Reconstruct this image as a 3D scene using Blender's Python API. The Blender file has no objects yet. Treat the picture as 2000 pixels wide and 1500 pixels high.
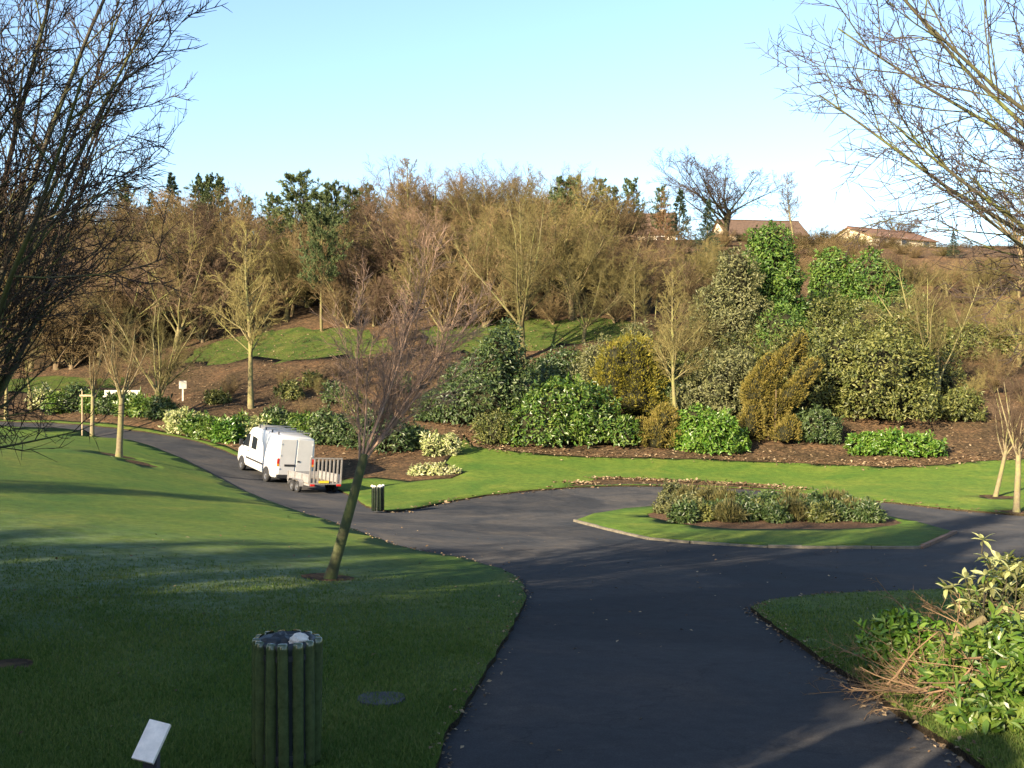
import bpy, bmesh, math, random
import numpy as np
from mathutils import Vector, Matrix, geometry

# ------------------------------------------------------------------ camera, sky, sun, exposure
SC = bpy.context.scene
COL = SC.collection
CAMZ = 5.0
FPX = 2050.0                      # focal length in photo pixels (2000 px wide)
cam_d = bpy.data.cameras.new("camera")
cam = bpy.data.objects.new("camera", cam_d)
COL.objects.link(cam)
cam.location = (0, 0, CAMZ)
cam.rotation_euler = (math.radians(90), 0, 0)
cam_d.sensor_width = 36.0
cam_d.lens = 36.0 * FPX / 2000.0
cam_d.clip_start = 0.1
cam_d.clip_end = 4000
SC.camera = cam

SUN_EL = 20.0
SUN_AZ = math.atan2(-0.62, -0.785)          # clockwise from +Y
TO_SUN = Vector((math.sin(SUN_AZ) * math.cos(math.radians(SUN_EL)),
                 math.cos(SUN_AZ) * math.cos(math.radians(SUN_EL)),
                 math.sin(math.radians(SUN_EL))))
W = bpy.data.worlds.new("World")
SC.world = W
W.use_nodes = True
wn = W.node_tree
wn.nodes.clear()
wo = wn.nodes.new("ShaderNodeOutputWorld")
wb = wn.nodes.new("ShaderNodeBackground")
ws = wn.nodes.new("ShaderNodeTexSky")
ws.sky_type = 'NISHITA'
ws.sun_disc = False
ws.sun_elevation = math.radians(SUN_EL)
ws.sun_rotation = SUN_AZ % (2 * math.pi)
ws.altitude = 50
ws.air_density = 1.0
ws.dust_density = 1.0
ws.ozone_density = 2.2
wb.inputs[1].default_value = 0.10
wn.links.new(ws.outputs[0], wb.inputs[0])
wn.links.new(wb.outputs[0], wo.inputs[0])

sd = bpy.data.lights.new("sun", 'SUN')
sd.energy = 5.0
sd.angle = math.radians(0.55)
sd.color = (1.0, 0.82, 0.57)
sun = bpy.data.objects.new("sun", sd)
COL.objects.link(sun)
sun.location = (-30, -30, 60)
sun.rotation_euler = TO_SUN.to_track_quat('Z', 'Y').to_euler()

vs = SC.view_settings
vs.view_transform = 'Standard'
vs.look = 'None'
vs.exposure = 1.85
vs.gamma = 1.0
vs.use_curve_mapping = False

# ------------------------------------------------------------------ helpers
def R(a): return math.radians(a)

def tag(o, label=None, cat=None, group=None, kind=None):
    if label: o["label"] = label
    if cat: o["category"] = cat
    if group: o["group"] = group
    if kind: o["kind"] = kind
    return o

def empty(name, loc, rz=0.0):
    o = bpy.data.objects.new(name, None)
    o.empty_display_size = 0.2
    COL.objects.link(o)
    o.location = loc
    o.rotation_euler = (0, 0, rz)
    return o

def link(name, me, mat=None, parent=None):
    o = bpy.data.objects.new(name, me)
    COL.objects.link(o)
    if mat is not None and len(me.materials) == 0:
        for m in (mat if isinstance(mat, (list, tuple)) else [mat]):
            me.materials.append(m)
    if parent is not None:
        o.parent = parent
    return o

def npmesh(name, V, F, smooth=False, mats=None):
    V = np.asarray(V, dtype=np.float32).reshape(-1, 3)
    F = np.asarray(F, dtype=np.int32)
    k = F.shape[1]
    me = bpy.data.meshes.new(name)
    me.vertices.add(len(V))
    me.vertices.foreach_set("co", V.ravel())
    me.loops.add(F.size)
    me.loops.foreach_set("vertex_index", F.ravel())
    me.polygons.add(len(F))
    me.polygons.foreach_set("loop_start", np.arange(0, F.size, k, dtype=np.int32))
    me.polygons.foreach_set("loop_total", np.full(len(F), k, dtype=np.int32))
    if mats is not None:
        me.polygons.foreach_set("material_index", np.asarray(mats, dtype=np.int32))
    me.update(calc_edges=True)
    me.polygons.foreach_set("use_smooth", np.full(len(F), bool(smooth)))
    return me

def bm_mesh(name, bm, smooth=False):
    me = bpy.data.meshes.new(name)
    bm.to_mesh(me)
    bm.free()
    if smooth:
        me.polygons.foreach_set("use_smooth", np.ones(len(me.polygons), dtype=bool))
    return me

def bm_box(bm, c, s, rot=None):
    r = bmesh.ops.create_cube(bm, size=1.0)
    M = Matrix.Translation(c) @ (rot.to_4x4() if rot is not None else Matrix.Identity(4)) @ Matrix.Diagonal((*s, 1))
    bmesh.ops.transform(bm, matrix=M, verts=r['verts'])
    return r['verts']

def box_mesh(name, c, s, bevel=0.0, rot=None):
    bm = bmesh.new()
    bm_box(bm, c, s, rot)
    if bevel:
        bmesh.ops.bevel(bm, geom=bm.edges[:], offset=bevel, segments=2, affect='EDGES', profile=0.7)
    return bm_mesh(name, bm)

def nrm(v):
    return v / np.maximum(np.linalg.norm(v, axis=-1, keepdims=True), 1e-9)

def copy_tree(o, parent=None):
    c = o.copy()
    COL.objects.link(c)
    c.parent = parent
    for ch in o.children:
        copy_tree(ch, c)
    return c

# ------------------------------------------------------------------ materials
def new_mat(name, rough_diffuse=False):
    m = bpy.data.materials.new(name)
    m.use_nodes = True
    nt = m.node_tree
    b = nt.nodes["Principled BSDF"]
    if rough_diffuse: b.inputs["Diffuse Roughness"].default_value = 1.0
    return m, nt, b

def ramp(nt, stops, fac=None):
    r = nt.nodes.new("ShaderNodeValToRGB")
    el = r.color_ramp.elements
    while len(el) < len(stops): el.new(0.5)
    for e, (p, c) in zip(el, stops):
        e.position = p
        e.color = (*c, 1)
    if fac is not None: nt.links.new(fac, r.inputs[0])
    return r

def noise(nt, scale, detail=4, rough=0.6, coord=None, dist=0.0):
    n = nt.nodes.new("ShaderNodeTexNoise")
    n.inputs["Scale"].default_value = scale
    n.inputs["Detail"].default_value = detail
    n.inputs["Roughness"].default_value = rough
    n.inputs["Distortion"].default_value = dist
    if coord is not None: nt.links.new(coord, n.inputs["Vector"])
    return n

def mix(nt, a, b, fac, mode='MIX'):
    m = nt.nodes.new("ShaderNodeMix")
    m.data_type = 'RGBA'
    m.blend_type = mode
    for sock, v in ((m.inputs[0], fac), (m.inputs[6], a), (m.inputs[7], b)):
        if isinstance(v, (int, float)): sock.default_value = v
        elif isinstance(v, tuple): sock.default_value = (*v, 1)
        else: nt.links.new(v, sock)
    return m.outputs[2]

def bump(nt, b, height, strength=0.4, dist=0.02):
    n = nt.nodes.new("ShaderNodeBump")
    n.inputs["Strength"].default_value = strength
    n.inputs["Distance"].default_value = dist
    nt.links.new(height, n.inputs["Height"])
    nt.links.new(n.outputs[0], b.inputs["Normal"])

def simple(name, col, rough=0.5, metal=0.0, spec=0.5, nscale=0, namp=0.25, coat=0.0):
    m, nt, b = new_mat(name)
    b.inputs["Roughness"].default_value = rough
    b.inputs["Metallic"].default_value = metal
    b.inputs["Specular IOR Level"].default_value = spec
    b.inputs["Coat Weight"].default_value = coat
    if nscale:
        tc = nt.nodes.new("ShaderNodeTexCoord")
        n = noise(nt, nscale, 5, 0.65, tc.outputs["Object"])
        lo = tuple(c * (1 - namp) for c in col)
        hi = tuple(min(1, c * (1 + namp)) for c in col)
        r = ramp(nt, [(0.3, lo), (0.7, hi)], n.outputs[0])
        nt.links.new(r.outputs[0], b.inputs["Base Color"])
        bump(nt, b, n.outputs[0], 0.25, 0.01)
    else:
        b.inputs["Base Color"].default_value = (*col, 1)
    return m

def leaf_mat(name, dark, mid, light, rough=0.45, spec=0.4, transl=0.25, patch=1.2):
    """leaf colour varies leaf by leaf and in soft patches over the plant"""
    dark, mid, light = [tuple(x * 0.78 for x in c) for c in (dark, mid, light)]
    m, nt, b = new_mat(name)
    g = nt.nodes.new("ShaderNodeNewGeometry")
    tc = nt.nodes.new("ShaderNodeTexCoord")
    n = noise(nt, patch, 3, 0.6, tc.outputs["Object"])
    oi = nt.nodes.new("ShaderNodeObjectInfo")
    a = nt.nodes.new("ShaderNodeMath"); a.operation = 'MULTIPLY_ADD'
    nt.links.new(n.outputs[0], a.inputs[0]); a.inputs[1].default_value = 0.9
    a2 = nt.nodes.new("ShaderNodeMath"); a2.operation = 'MULTIPLY_ADD'
    nt.links.new(g.outputs["Random Per Island"], a2.inputs[0]); a2.inputs[1].default_value = 0.75
    a2.inputs[2].default_value = -0.32
    a3 = nt.nodes.new("ShaderNodeMath"); a3.operation = 'MULTIPLY_ADD'
    nt.links.new(oi.outputs["Random"], a3.inputs[0]); a3.inputs[1].default_value = 0.16
    nt.links.new(a2.outputs[0], a3.inputs[2])
    nt.links.new(a3.outputs[0], a.inputs[2])
    r = ramp(nt, [(0.15, dark), (0.5, mid), (0.9, light)], a.outputs[0])
    nt.links.new(r.outputs[0], b.inputs["Base Color"])
    b.inputs["Roughness"].default_value = rough
    b.inputs["Specular IOR Level"].default_value = spec
    if transl > 0:
        t = nt.nodes.new("ShaderNodeBsdfTranslucent")
        nt.links.new(r.outputs[0], t.inputs[0])
        ms = nt.nodes.new("ShaderNodeMixShader")
        ms.inputs[0].default_value = transl
        nt.links.new(b.outputs[0], ms.inputs[1])
        nt.links.new(t.outputs[0], ms.inputs[2])
        nt.links.new(ms.outputs[0], nt.nodes["Material Output"].inputs[0])
    return m

def bark_mat(name, c1, c2, moss=None, scale=5.0, vary=0.35):
    kk = 0.64 if 'twigs' in name else 0.76
    c1 = tuple(x * kk for x in c1); c2 = tuple(x * kk for x in c2)
    m, nt, b = new_mat(name)
    tc = nt.nodes.new("ShaderNodeTexCoord")
    n = noise(nt, scale, 5, 0.7, tc.outputs["Object"])
    oi = nt.nodes.new("ShaderNodeObjectInfo")
    r = ramp(nt, [(0.3, c1), (0.7, c2)], n.outputs[0])
    out = r.outputs[0]
    if moss:
        n2 = noise(nt, scale * 0.25, 3, 0.6, tc.outputs["Object"])
        r2 = ramp(nt, [(0.42, (0, 0, 0)), (0.62, (1, 1, 1))], n2.outputs[0])
        out = mix(nt, out, moss, r2.outputs[0])
    hv = nt.nodes.new("ShaderNodeHueSaturation")
    mr = nt.nodes.new("ShaderNodeMapRange")
    mr.inputs[3].default_value = 1 - vary
    mr.inputs[4].default_value = 1 + vary
    nt.links.new(oi.outputs["Random"], mr.inputs[0])
    nt.links.new(mr.outputs[0], hv.inputs["Value"])
    nt.links.new(out, hv.inputs["Color"])
    nt.links.new(hv.outputs[0], b.inputs["Base Color"])
    b.inputs["Roughness"].default_value = 0.9
    b.inputs["Specular IOR Level"].default_value = 0.2
    bump(nt, b, n.outputs[0], 0.5, 0.03)
    return m

M = {}
def build_materials():
    # grass, with frost lingering where the attribute 'frost' says so
    m, nt, b = new_mat("grass", True)
    tc = nt.nodes.new("ShaderNodeTexCoord"); co = tc.outputs["Object"]
    n1 = noise(nt, 0.35, 5, 0.65, co, 0.6)
    n2 = noise(nt, 3.5, 5, 0.7, co)
    n3 = noise(nt, 42.0, 3, 0.7, co)
    r1 = ramp(nt, [(0.32, (0.034, 0.074, 0.012)), (0.55, (0.058, 0.092, 0.015)), (0.75, (0.095, 0.112, 0.023))], n1.outputs[0])
    r2 = ramp(nt, [(0.3, (0.55, 0.6, 0.5)), (0.7, (1.25, 1.15, 1.05))], n2.outputs[0])
    c = mix(nt, r1.outputs[0], r2.outputs[0], 1.0, 'MULTIPLY')
    r3 = ramp(nt, [(0.3, (0.5, 0.5, 0.5)), (0.72, (1.4, 1.4, 1.3))], n3.outputs[0])
    c = mix(nt, c, r3.outputs[0], 0.8, 'MULTIPLY')
    at = nt.nodes.new("ShaderNodeAttribute"); at.attribute_name = "frost"
    n4 = noise(nt, 1.6, 8, 0.8, co)
    r4 = ramp(nt, [(0.40, (0, 0, 0)), (0.75, (0.55, 0.55, 0.55))], n4.outputs[0])
    mm = nt.nodes.new("ShaderNodeMath"); mm.operation = 'MULTIPLY'
    nt.links.new(at.outputs["Fac"], mm.inputs[0]); nt.links.new(r4.outputs[0], mm.inputs[1])
    c = mix(nt, c, (0.34, 0.42, 0.36), mm.outputs[0])
    nt.links.new(c, b.inputs["Base Color"])
    b.inputs["Roughness"].default_value = 0.85
    b.inputs["Specular IOR Level"].default_value = 0.15
    bump(nt, b, n3.outputs[0], 0.6, 0.03)
    M['grass'] = m
    # rough unmown grass of the bank, mixed with dead leaves
    m, nt, b = new_mat("rough_bank_grass", True)
    tc = nt.nodes.new("ShaderNodeTexCoord"); co = tc.outputs["Object"]
    n1 = noise(nt, 0.5, 6, 0.75, co, 1.0); n2 = noise(nt, 2.5, 6, 0.8, co, 0.4)
    r1 = ramp(nt, [(0.35, (0.022, 0.042, 0.010)), (0.52, (0.048, 0.070, 0.013)), (0.68, (0.085, 0.088, 0.024))], n1.outputs[0])
    r2 = ramp(nt, [(0.52, (0, 0, 0)), (0.64, (1, 1, 1))], n2.outputs[0])
    c = mix(nt, r1.outputs[0], (0.075, 0.055, 0.028), r2.outputs[0])
    nt.links.new(c, b.inputs["Base Color"]); b.inputs["Roughness"].default_value = 0.9
    b.inputs["Specular IOR Level"].default_value = 0.1
    bump(nt, b, n2.outputs[0], 0.9, 0.25)
    M['rough_grass'] = m
    # asphalt
    m, nt, b = new_mat("asphalt", True)
    tc = nt.nodes.new("ShaderNodeTexCoord"); co = tc.outputs["Object"]
    n1 = noise(nt, 0.45, 5, 0.65, co, 0.8)
    n2 = noise(nt, 60.0, 3, 0.7, co)
    n3 = noise(nt, 4.0, 6, 0.75, co)
    r1 = ramp(nt, [(0.3, (0.016, 0.0185, 0.023)), (0.52, (0.027, 0.028, 0.031)), (0.7, (0.042, 0.040, 0.039))], n1.outputs[0])
    r2 = ramp(nt, [(0.3, (0.6, 0.6, 0.6)), (0.7, (1.4, 1.4, 1.4))], n2.outputs[0])
    c = mix(nt, r1.outputs[0], r2.outputs[0], 0.9, 'MULTIPLY')
    r3 = ramp(nt, [(0.3, (0.75, 0.75, 0.75)), (0.75, (1.25, 1.22, 1.2))], n3.outputs[0])
    c = mix(nt, c, r3.outputs[0], 1.0, 'MULTIPLY')
    # old patch repairs and hairline cracks
    v = nt.nodes.new("ShaderNodeTexVoronoi"); v.feature = 'DISTANCE_TO_EDGE'; v.inputs["Scale"].default_value = 0.28
    nd = noise(nt, 1.2, 4, 0.6, co)
    vm = nt.nodes.new("ShaderNodeVectorMath"); vm.operation = 'MULTIPLY_ADD'
    nt.links.new(nd.outputs["Color"], vm.inputs[0]); vm.inputs[1].default_value = (1.6, 1.6, 0); nt.links.new(co, vm.inputs[2])
    nt.links.new(vm.outputs[0], v.inputs["Vector"])
    rc = ramp(nt, [(0.0, (0.55, 0.55, 0.55)), (0.012, (1, 1, 1))], v.outputs["Distance"])
    c = mix(nt, c, rc.outputs[0], 0.6, 'MULTIPLY')
    nb = noise(nt, 0.12, 2, 0.4, co)
    rb = ramp(nt, [(0.47, (0.72, 0.74, 0.78)), (0.50, (1.12, 1.1, 1.08))], nb.outputs[0])
    c = mix(nt, c, rb.outputs[0], 0.8, 'MULTIPLY')
    nt.links.new(c, b.inputs["Base Color"])
    rr = ramp(nt, [(0.35, (0.75, 0.75, 0.75)), (0.65, (0.95, 0.95, 0.95))], n1.outputs[0])
    nt.links.new(rr.outputs[0], b.inputs["Roughness"])
    b.inputs["Specular IOR Level"].default_value = 0.08
    bump(nt, b, n2.outputs[0], 0.3, 0.006)
    M['asphalt'] = m
    # soil with bark and leaf litter
    def soil(name, a, bb, cc, sc=2.2):
        m, nt, b = new_mat(name, True)
        tc = nt.nodes.new("ShaderNodeTexCoord"); co = tc.outputs["Object"]
        n1 = noise(nt, sc * 0.25, 5, 0.7, co, 0.5)
        v = nt.nodes.new("ShaderNodeTexVoronoi"); v.inputs["Scale"].default_value = sc * 6
        nt.links.new(co, v.inputs["Vector"])
        n2 = noise(nt, sc * 3, 6, 0.8, co)
        r1 = ramp(nt, [(0.28, a), (0.52, bb), (0.75, cc)], n1.outputs[0])
        hv = nt.nodes.new("ShaderNodeSeparateColor"); nt.links.new(v.outputs["Color"], hv.inputs[0])
        r2 = ramp(nt, [(0.0, (0.45, 0.42, 0.4)), (0.7, (1.1, 1.05, 1.0)), (1.0, (1.9, 1.7, 1.4))], hv.outputs[0])
        c = mix(nt, r1.outputs[0], r2.outputs[0], 0.85, 'MULTIPLY')
        r3 = ramp(nt, [(0.3, (0.5, 0.5, 0.5)), (0.7, (1.3, 1.3, 1.3))], n2.outputs[0])
        c = mix(nt, c, r3.outputs[0], 0.9, 'MULTIPLY')
        nt.links.new(c, b.inputs["Base Color"])
        b.inputs["Roughness"].default_value = 0.95
        b.inputs["Specular IOR Level"].default_value = 0.1
        bump(nt, b, n2.outputs[0], 0.9, 0.12)
        return m
    M['litter'] = soil("leaf_litter", (0.026, 0.022, 0.013), (0.062, 0.043, 0.026), (0.105, 0.064, 0.037), 1.3)
    M['soil'] = soil("bare_soil", (0.05, 0.035, 0.025), (0.09, 0.06, 0.04), (0.12, 0.08, 0.055), 4.0)
    M['edge_soil'] = soil("turf_edge_soil", (0.03, 0.024, 0.016), (0.05, 0.04, 0.026), (0.07, 0.055, 0.035), 8.0)
    # bark
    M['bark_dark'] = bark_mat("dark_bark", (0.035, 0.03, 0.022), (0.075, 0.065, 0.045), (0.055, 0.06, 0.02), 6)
    M['bark_lit'] = bark_mat("sunlit_olive_bark", (0.15, 0.125, 0.062), (0.26, 0.215, 0.11), (0.15, 0.15, 0.05), 4, 0.25)  # sunlight on the trunks is put into this paler olive bark colour
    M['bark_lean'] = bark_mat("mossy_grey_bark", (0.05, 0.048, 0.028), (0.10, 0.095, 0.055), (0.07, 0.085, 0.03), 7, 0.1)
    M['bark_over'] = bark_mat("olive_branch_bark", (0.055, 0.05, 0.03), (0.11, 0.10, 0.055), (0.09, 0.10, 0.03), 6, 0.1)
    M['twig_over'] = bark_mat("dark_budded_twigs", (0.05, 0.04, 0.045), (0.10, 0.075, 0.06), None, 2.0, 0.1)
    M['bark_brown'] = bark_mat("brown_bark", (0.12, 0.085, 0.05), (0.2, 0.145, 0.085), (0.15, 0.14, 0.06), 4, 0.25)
    M['bark_young'] = bark_mat("pale_young_bark", (0.17, 0.135, 0.08), (0.28, 0.23, 0.14), (0.18, 0.17, 0.07), 8, 0.1)
    M['twig_red'] = bark_mat("reddish_twigs", (0.145, 0.095, 0.062), (0.225, 0.155, 0.10), None, 1.5, 0.55)
    M['twig_brown'] = bark_mat("brown_twigs", (0.14, 0.098, 0.046), (0.235, 0.168, 0.08), None, 1.5, 0.55)
    M['twig_olive'] = bark_mat("olive_twigs", (0.15, 0.125, 0.045), (0.25, 0.21, 0.08), None, 1.5, 0.55)
    M['twig_larch'] = bark_mat("orange_brown_twigs", (0.20, 0.11, 0.05), (0.31, 0.18, 0.085), None, 1.5, 0.2)
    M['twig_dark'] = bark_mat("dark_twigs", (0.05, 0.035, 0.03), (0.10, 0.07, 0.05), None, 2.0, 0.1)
    M['twig_pink'] = bark_mat('pale_reddish_twigs', (0.36, 0.235, 0.165), (0.52, 0.36, 0.26), None, 2.0, 0.1)
    M['dead'] = bark_mat("dead_brushwood", (0.16, 0.10, 0.055), (0.30, 0.20, 0.115), None, 6.0, 0.1)
    # leaves
    M['laurel'] = leaf_mat("laurel_leaves", (0.028, 0.070, 0.008), (0.072, 0.145, 0.016), (0.17, 0.23, 0.045), 0.38, 0.5, 0.22)
    M['laurel_bright'] = leaf_mat("bright_laurel_leaves", (0.035, 0.095, 0.008), (0.075, 0.18, 0.014), (0.17, 0.27, 0.04), 0.38, 0.5, 0.22)
    M['rhodo'] = leaf_mat("rhododendron_leaves", (0.018, 0.038, 0.010), (0.042, 0.078, 0.020), (0.10, 0.14, 0.04), 0.45, 0.45, 0.15)
    M['rhodo_olive'] = leaf_mat("olive_shrub_leaves", (0.036, 0.052, 0.012), (0.092, 0.112, 0.024), (0.20, 0.205, 0.055), 0.5, 0.4, 0.18)
    M['golden'] = leaf_mat("golden_conifer_leaves", (0.075, 0.08, 0.010), (0.16, 0.15, 0.018), (0.28, 0.235, 0.03), 0.6, 0.25, 0.2)
    M['bronze'] = leaf_mat("bronze_green_leaves", (0.085, 0.08, 0.014), (0.165, 0.14, 0.026), (0.27, 0.21, 0.05), 0.6, 0.25, 0.2)
    M['ivy'] = leaf_mat("ivy_green_leaves", (0.025, 0.065, 0.010), (0.06, 0.135, 0.018), (0.135, 0.21, 0.035), 0.5, 0.35, 0.2, 0.7)
    M['pale'] = leaf_mat("pale_grey_green_leaves", (0.045, 0.056, 0.022), (0.105, 0.115, 0.042), (0.21, 0.21, 0.085), 0.5, 0.35, 0.2)
    M['cream'] = leaf_mat("cream_variegated_leaves", (0.17, 0.22, 0.06), (0.36, 0.40, 0.14), (0.62, 0.60, 0.34), 0.45, 0.4, 0.25)
    M['pine'] = leaf_mat("pine_needles", (0.035, 0.055, 0.022), (0.075, 0.11, 0.042), (0.14, 0.17, 0.065), 0.7, 0.2, 0.15, 0.5)
    M['spruce'] = leaf_mat("dark_conifer_needles", (0.016, 0.035, 0.022), (0.036, 0.065, 0.038), (0.07, 0.10, 0.055), 0.7, 0.2, 0.12, 0.5)
    M['heather'] = leaf_mat("dull_shrub_leaves", (0.045, 0.05, 0.015), (0.095, 0.095, 0.03), (0.18, 0.155, 0.055), 0.6, 0.3, 0.2)
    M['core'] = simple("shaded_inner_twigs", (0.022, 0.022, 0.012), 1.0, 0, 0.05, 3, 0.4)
    M['fallen'] = leaf_mat("fallen_leaves", (0.06, 0.038, 0.02), (0.15, 0.095, 0.05), (0.36, 0.27, 0.16), 0.7, 0.2, 0.0)
    M['blade'] = leaf_mat("grass_blades", (0.06, 0.115, 0.02), (0.095, 0.155, 0.026), (0.165, 0.20, 0.055), 0.7, 0.2, 0.3, 0.4)
    # objects
    M['van_white'] = simple("white_van_paint", (0.50, 0.49, 0.475), 0.3, 0, 0.5, 1.3, 0.07, 0.4)
    M['black_plastic'] = simple("black_plastic", (0.02, 0.02, 0.022), 0.55)
    M['rubber'] = simple("tyre_rubber", (0.025, 0.025, 0.026), 0.85, 0, 0.2, 30, 0.3)
    M['glass'] = simple("dark_window_glass", (0.012, 0.015, 0.018), 0.08, 0, 0.7)
    M['rim'] = simple("wheel_steel", (0.16, 0.16, 0.165), 0.4, 0.7)
    M['galv'] = simple("galvanised_steel", (0.30, 0.29, 0.28), 0.5, 0.45, 0.5, 9, 0.25)
    M['slat_wood'] = simple("weathered_pale_boards", (0.22, 0.20, 0.18), 0.75, 0, 0.3, 9, 0.25)
    M['ply'] = simple("trailer_floor_board", (0.16, 0.12, 0.08), 0.8, 0, 0.2, 6, 0.3)
    M['red_lens'] = simple("red_tail_lens", (0.5, 0.02, 0.015), 0.2, 0, 0.6)
    M['amber'] = simple("amber_lens", (0.7, 0.25, 0.02), 0.2, 0, 0.6)
    M['plate'] = simple("yellow_plate", (0.75, 0.50, 0.03), 0.4)
    M['bin_green'] = simple("dark_green_gloss_paint", (0.060, 0.078, 0.030), 0.16, 0, 0.55, 14, 0.35, 0.3)
    M['bin_far'] = simple('blackened_green_paint', (0.010, 0.016, 0.009), 0.25, 0, 0.5, 9, 0.4, 0.2)
    M['bin_dark'] = simple("bin_liner_dark", (0.012, 0.015, 0.018), 0.5, 0, 0.4)
    M['paper'] = simple("white_litter_paper", (0.55, 0.50, 0.44), 0.7, 0, 0.3, 12, 0.15)
    M['sign_white'] = simple("weathered_white_board", (0.85, 0.74, 0.64), 0.6, 0, 0.3, 16, 0.14)
    M['post'] = simple("dark_post_timber", (0.05, 0.045, 0.05), 0.8, 0, 0.2, 10, 0.3)
    M['stake'] = simple("pale_stake_timber", (0.30, 0.24, 0.15), 0.85, 0, 0.2, 9, 0.3)
    M['kerb'] = simple("pale_kerb_stone", (0.13, 0.115, 0.088), 0.9, 0, 0.2, 7, 0.35)
    M['brick_edge'] = simple("dark_edging_brick", (0.16, 0.10, 0.07), 0.9, 0, 0.2, 10, 0.4)
    M['slab'] = simple("grey_stone_slab", (0.045, 0.045, 0.048), 0.9, 0, 0.2, 2.5, 0.45)
    M['white_paint'] = simple("white_painted_timber", (0.58, 0.54, 0.44), 0.6, 0, 0.3, 6, 0.15)
    M['render'] = simple("cream_rendered_wall", (0.62, 0.52, 0.38), 0.9, 0, 0.2, 1.5, 0.1)
    M['roof_tile'] = simple("brown_red_roof_tile", (0.15, 0.085, 0.055), 0.85, 0, 0.25, 2.5, 0.3)
    M['roof_dark'] = simple("dark_brown_roof_tile", (0.10, 0.065, 0.045), 0.85, 0, 0.25, 2.5, 0.3)
    M['wfr'] = simple("white_window_frame", (0.75, 0.75, 0.73), 0.5)
build_materials()

# ------------------------------------------------------------------ terrain
def P3(px, py, Y):
    return ((px - 1000) / FPX * Y, Y, CAMZ - (py - 750) / FPX * Y)

CP = []
for px, py, Y in [
    (560, 1490, 8.2), (1000, 1500, 8.1), (1900, 1470, 8.6), (0, 1500, 8.3), (0, 1300, 12.0), (0, 1150, 17.0),
    (1030, 1180, 19.0), (1480, 1180, 19.0), (640, 1128, 20.5), (1100, 1060, 31.0), (1500, 1066, 32.0), (1850, 1040, 35.0),
    (1300, 950, 50.0), (1700, 974, 46.5), (738, 998, 41.0), (530, 950, 50.0), (480, 915, 54.5), (1100, 889, 60.0),
    (1500, 898, 60.0), (1850, 906, 58.0), (950, 960, 48.0), (900, 905, 56.0),
    (250, 852, 65.0), (100, 828, 71.0), (0, 826, 73.0), (232, 890, 45.0), (180, 850, 57.0), (0, 870, 44.0), (0, 1000, 26.0),
    (400, 1050, 25.0), (450, 955, 44.0), (330, 900, 50.0), (400, 1250, 13.5),
    (1830, 1150, 21.0), (2000, 1010, 41.0), (1985, 1000, 43.0), (1945, 970, 47.0), (2000, 900, 58.0), (1750, 1300, 12.5),
    (330, 800, 69.0), (480, 800, 71.0), (600, 695, 84.0), (600, 625, 96.0), (850, 690, 83.0), (1020, 705, 80.0), (1250, 645, 87.0),
    (1100, 820, 66.0), (1500, 820, 66.0), (1850, 840, 64.0), (800, 830, 66.0), (750, 915, 56.0), (640, 900, 58.0),
    (1720, 485, 140.0), (1400, 472, 140.0), (0, 742, 86.0), (0, 600, 108.0), (2000, 845, 63.0), (2000, 600, 100.0), (1000, 560, 108.0), (1500, 600, 105.0),
    (600, 500, 140.0), (0, 470, 145.0), (300, 500, 140), (1000, 480, 140.0), (2100, 490, 140.0)]:
    CP.append(P3(px, py, Y))
CP += [(0, 0, 3.35), (-8, 0, 3.4), (8, 0, 3.4), (0, -15, 5.2), (-20, -15, 5.2), (25, -15, 5.0), (-28, 5, 3.2), (28, 5, 2.6),
       (-35, 40, 3.4), (45, 40, -0.2), (-60, 75, 4.0), (60, 60, 0.8), (-80, 140, 23.5), (90, 140, 22.5), (0, 200, 25.5),
       (-110, 200, 25.5), (110, 200, 25.5), (0, -40, 7.0), (-40, -40, 7.0), (40, -40, 7.0), (-70, 20, 4.0), (75, 20, 0.6), (85, 95, 11.0), (-85, 100, 10.5)]
CP = np.array(CP)
def _U(r2):
    return np.where(r2 > 1e-9, 0.5 * r2 * np.log(np.maximum(r2, 1e-9)), 0.0)
def tps_fit(C, lam):
    S = C[:, :2] / 50.0
    n = len(S)
    D = ((S[:, None] - S[None]) ** 2).sum(-1)
    K = _U(D) + lam * np.eye(n)
    Pm = np.hstack([np.ones((n, 1)), S])
    A = np.zeros((n + 3, n + 3))
    A[:n, :n] = K; A[:n, n:] = Pm; A[n:, :n] = Pm.T
    return np.linalg.solve(A, np.concatenate([C[:, 2], np.zeros(3)]))
TW = tps_fit(CP, 0.004)
def G(x, y):
    x = np.clip(np.asarray(x, float), -100, 100); y = np.clip(np.asarray(y, float), -38, 195)
    sh = np.broadcast(x, y).shape
    x = np.broadcast_to(x, sh).ravel() / 50.0; y = np.broadcast_to(y, sh).ravel() / 50.0
    out = np.zeros(len(x))
    for i in range(0, len(x), 20000):
        xs, ys = x[i:i + 20000], y[i:i + 20000]
        D = (xs[:, None] - CP[None, :, 0] / 50.0) ** 2 + (ys[:, None] - CP[None, :, 1] / 50.0) ** 2
        out[i:i + 20000] = _U(D) @ TW[:-3] + TW[-3] + TW[-2] * xs + TW[-1] * ys
    return out.reshape(sh)
def g(x, y): return float(G(x, y))

_YS = np.arange(5.0, 230.0, 0.05)
def hit(px, py, ymin=5.0):
    """first ground point seen along the ray through a photo pixel"""
    ys = _YS[_YS >= ymin]
    z = CAMZ - (py - 750) / FPX * ys
    gz = G((px - 1000) / FPX * ys, ys)
    idx = np.nonzero(z <= gz)[0]
    y = ys[idx[0]] if len(idx) else 200.0
    return np.array([(px - 1000) / FPX * y, y])
def colx(px, Y):                     # ground point in the image column px at distance Y
    x = (px - 1000) / FPX * Y
    return np.array([x, Y, g(x, Y)])

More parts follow.
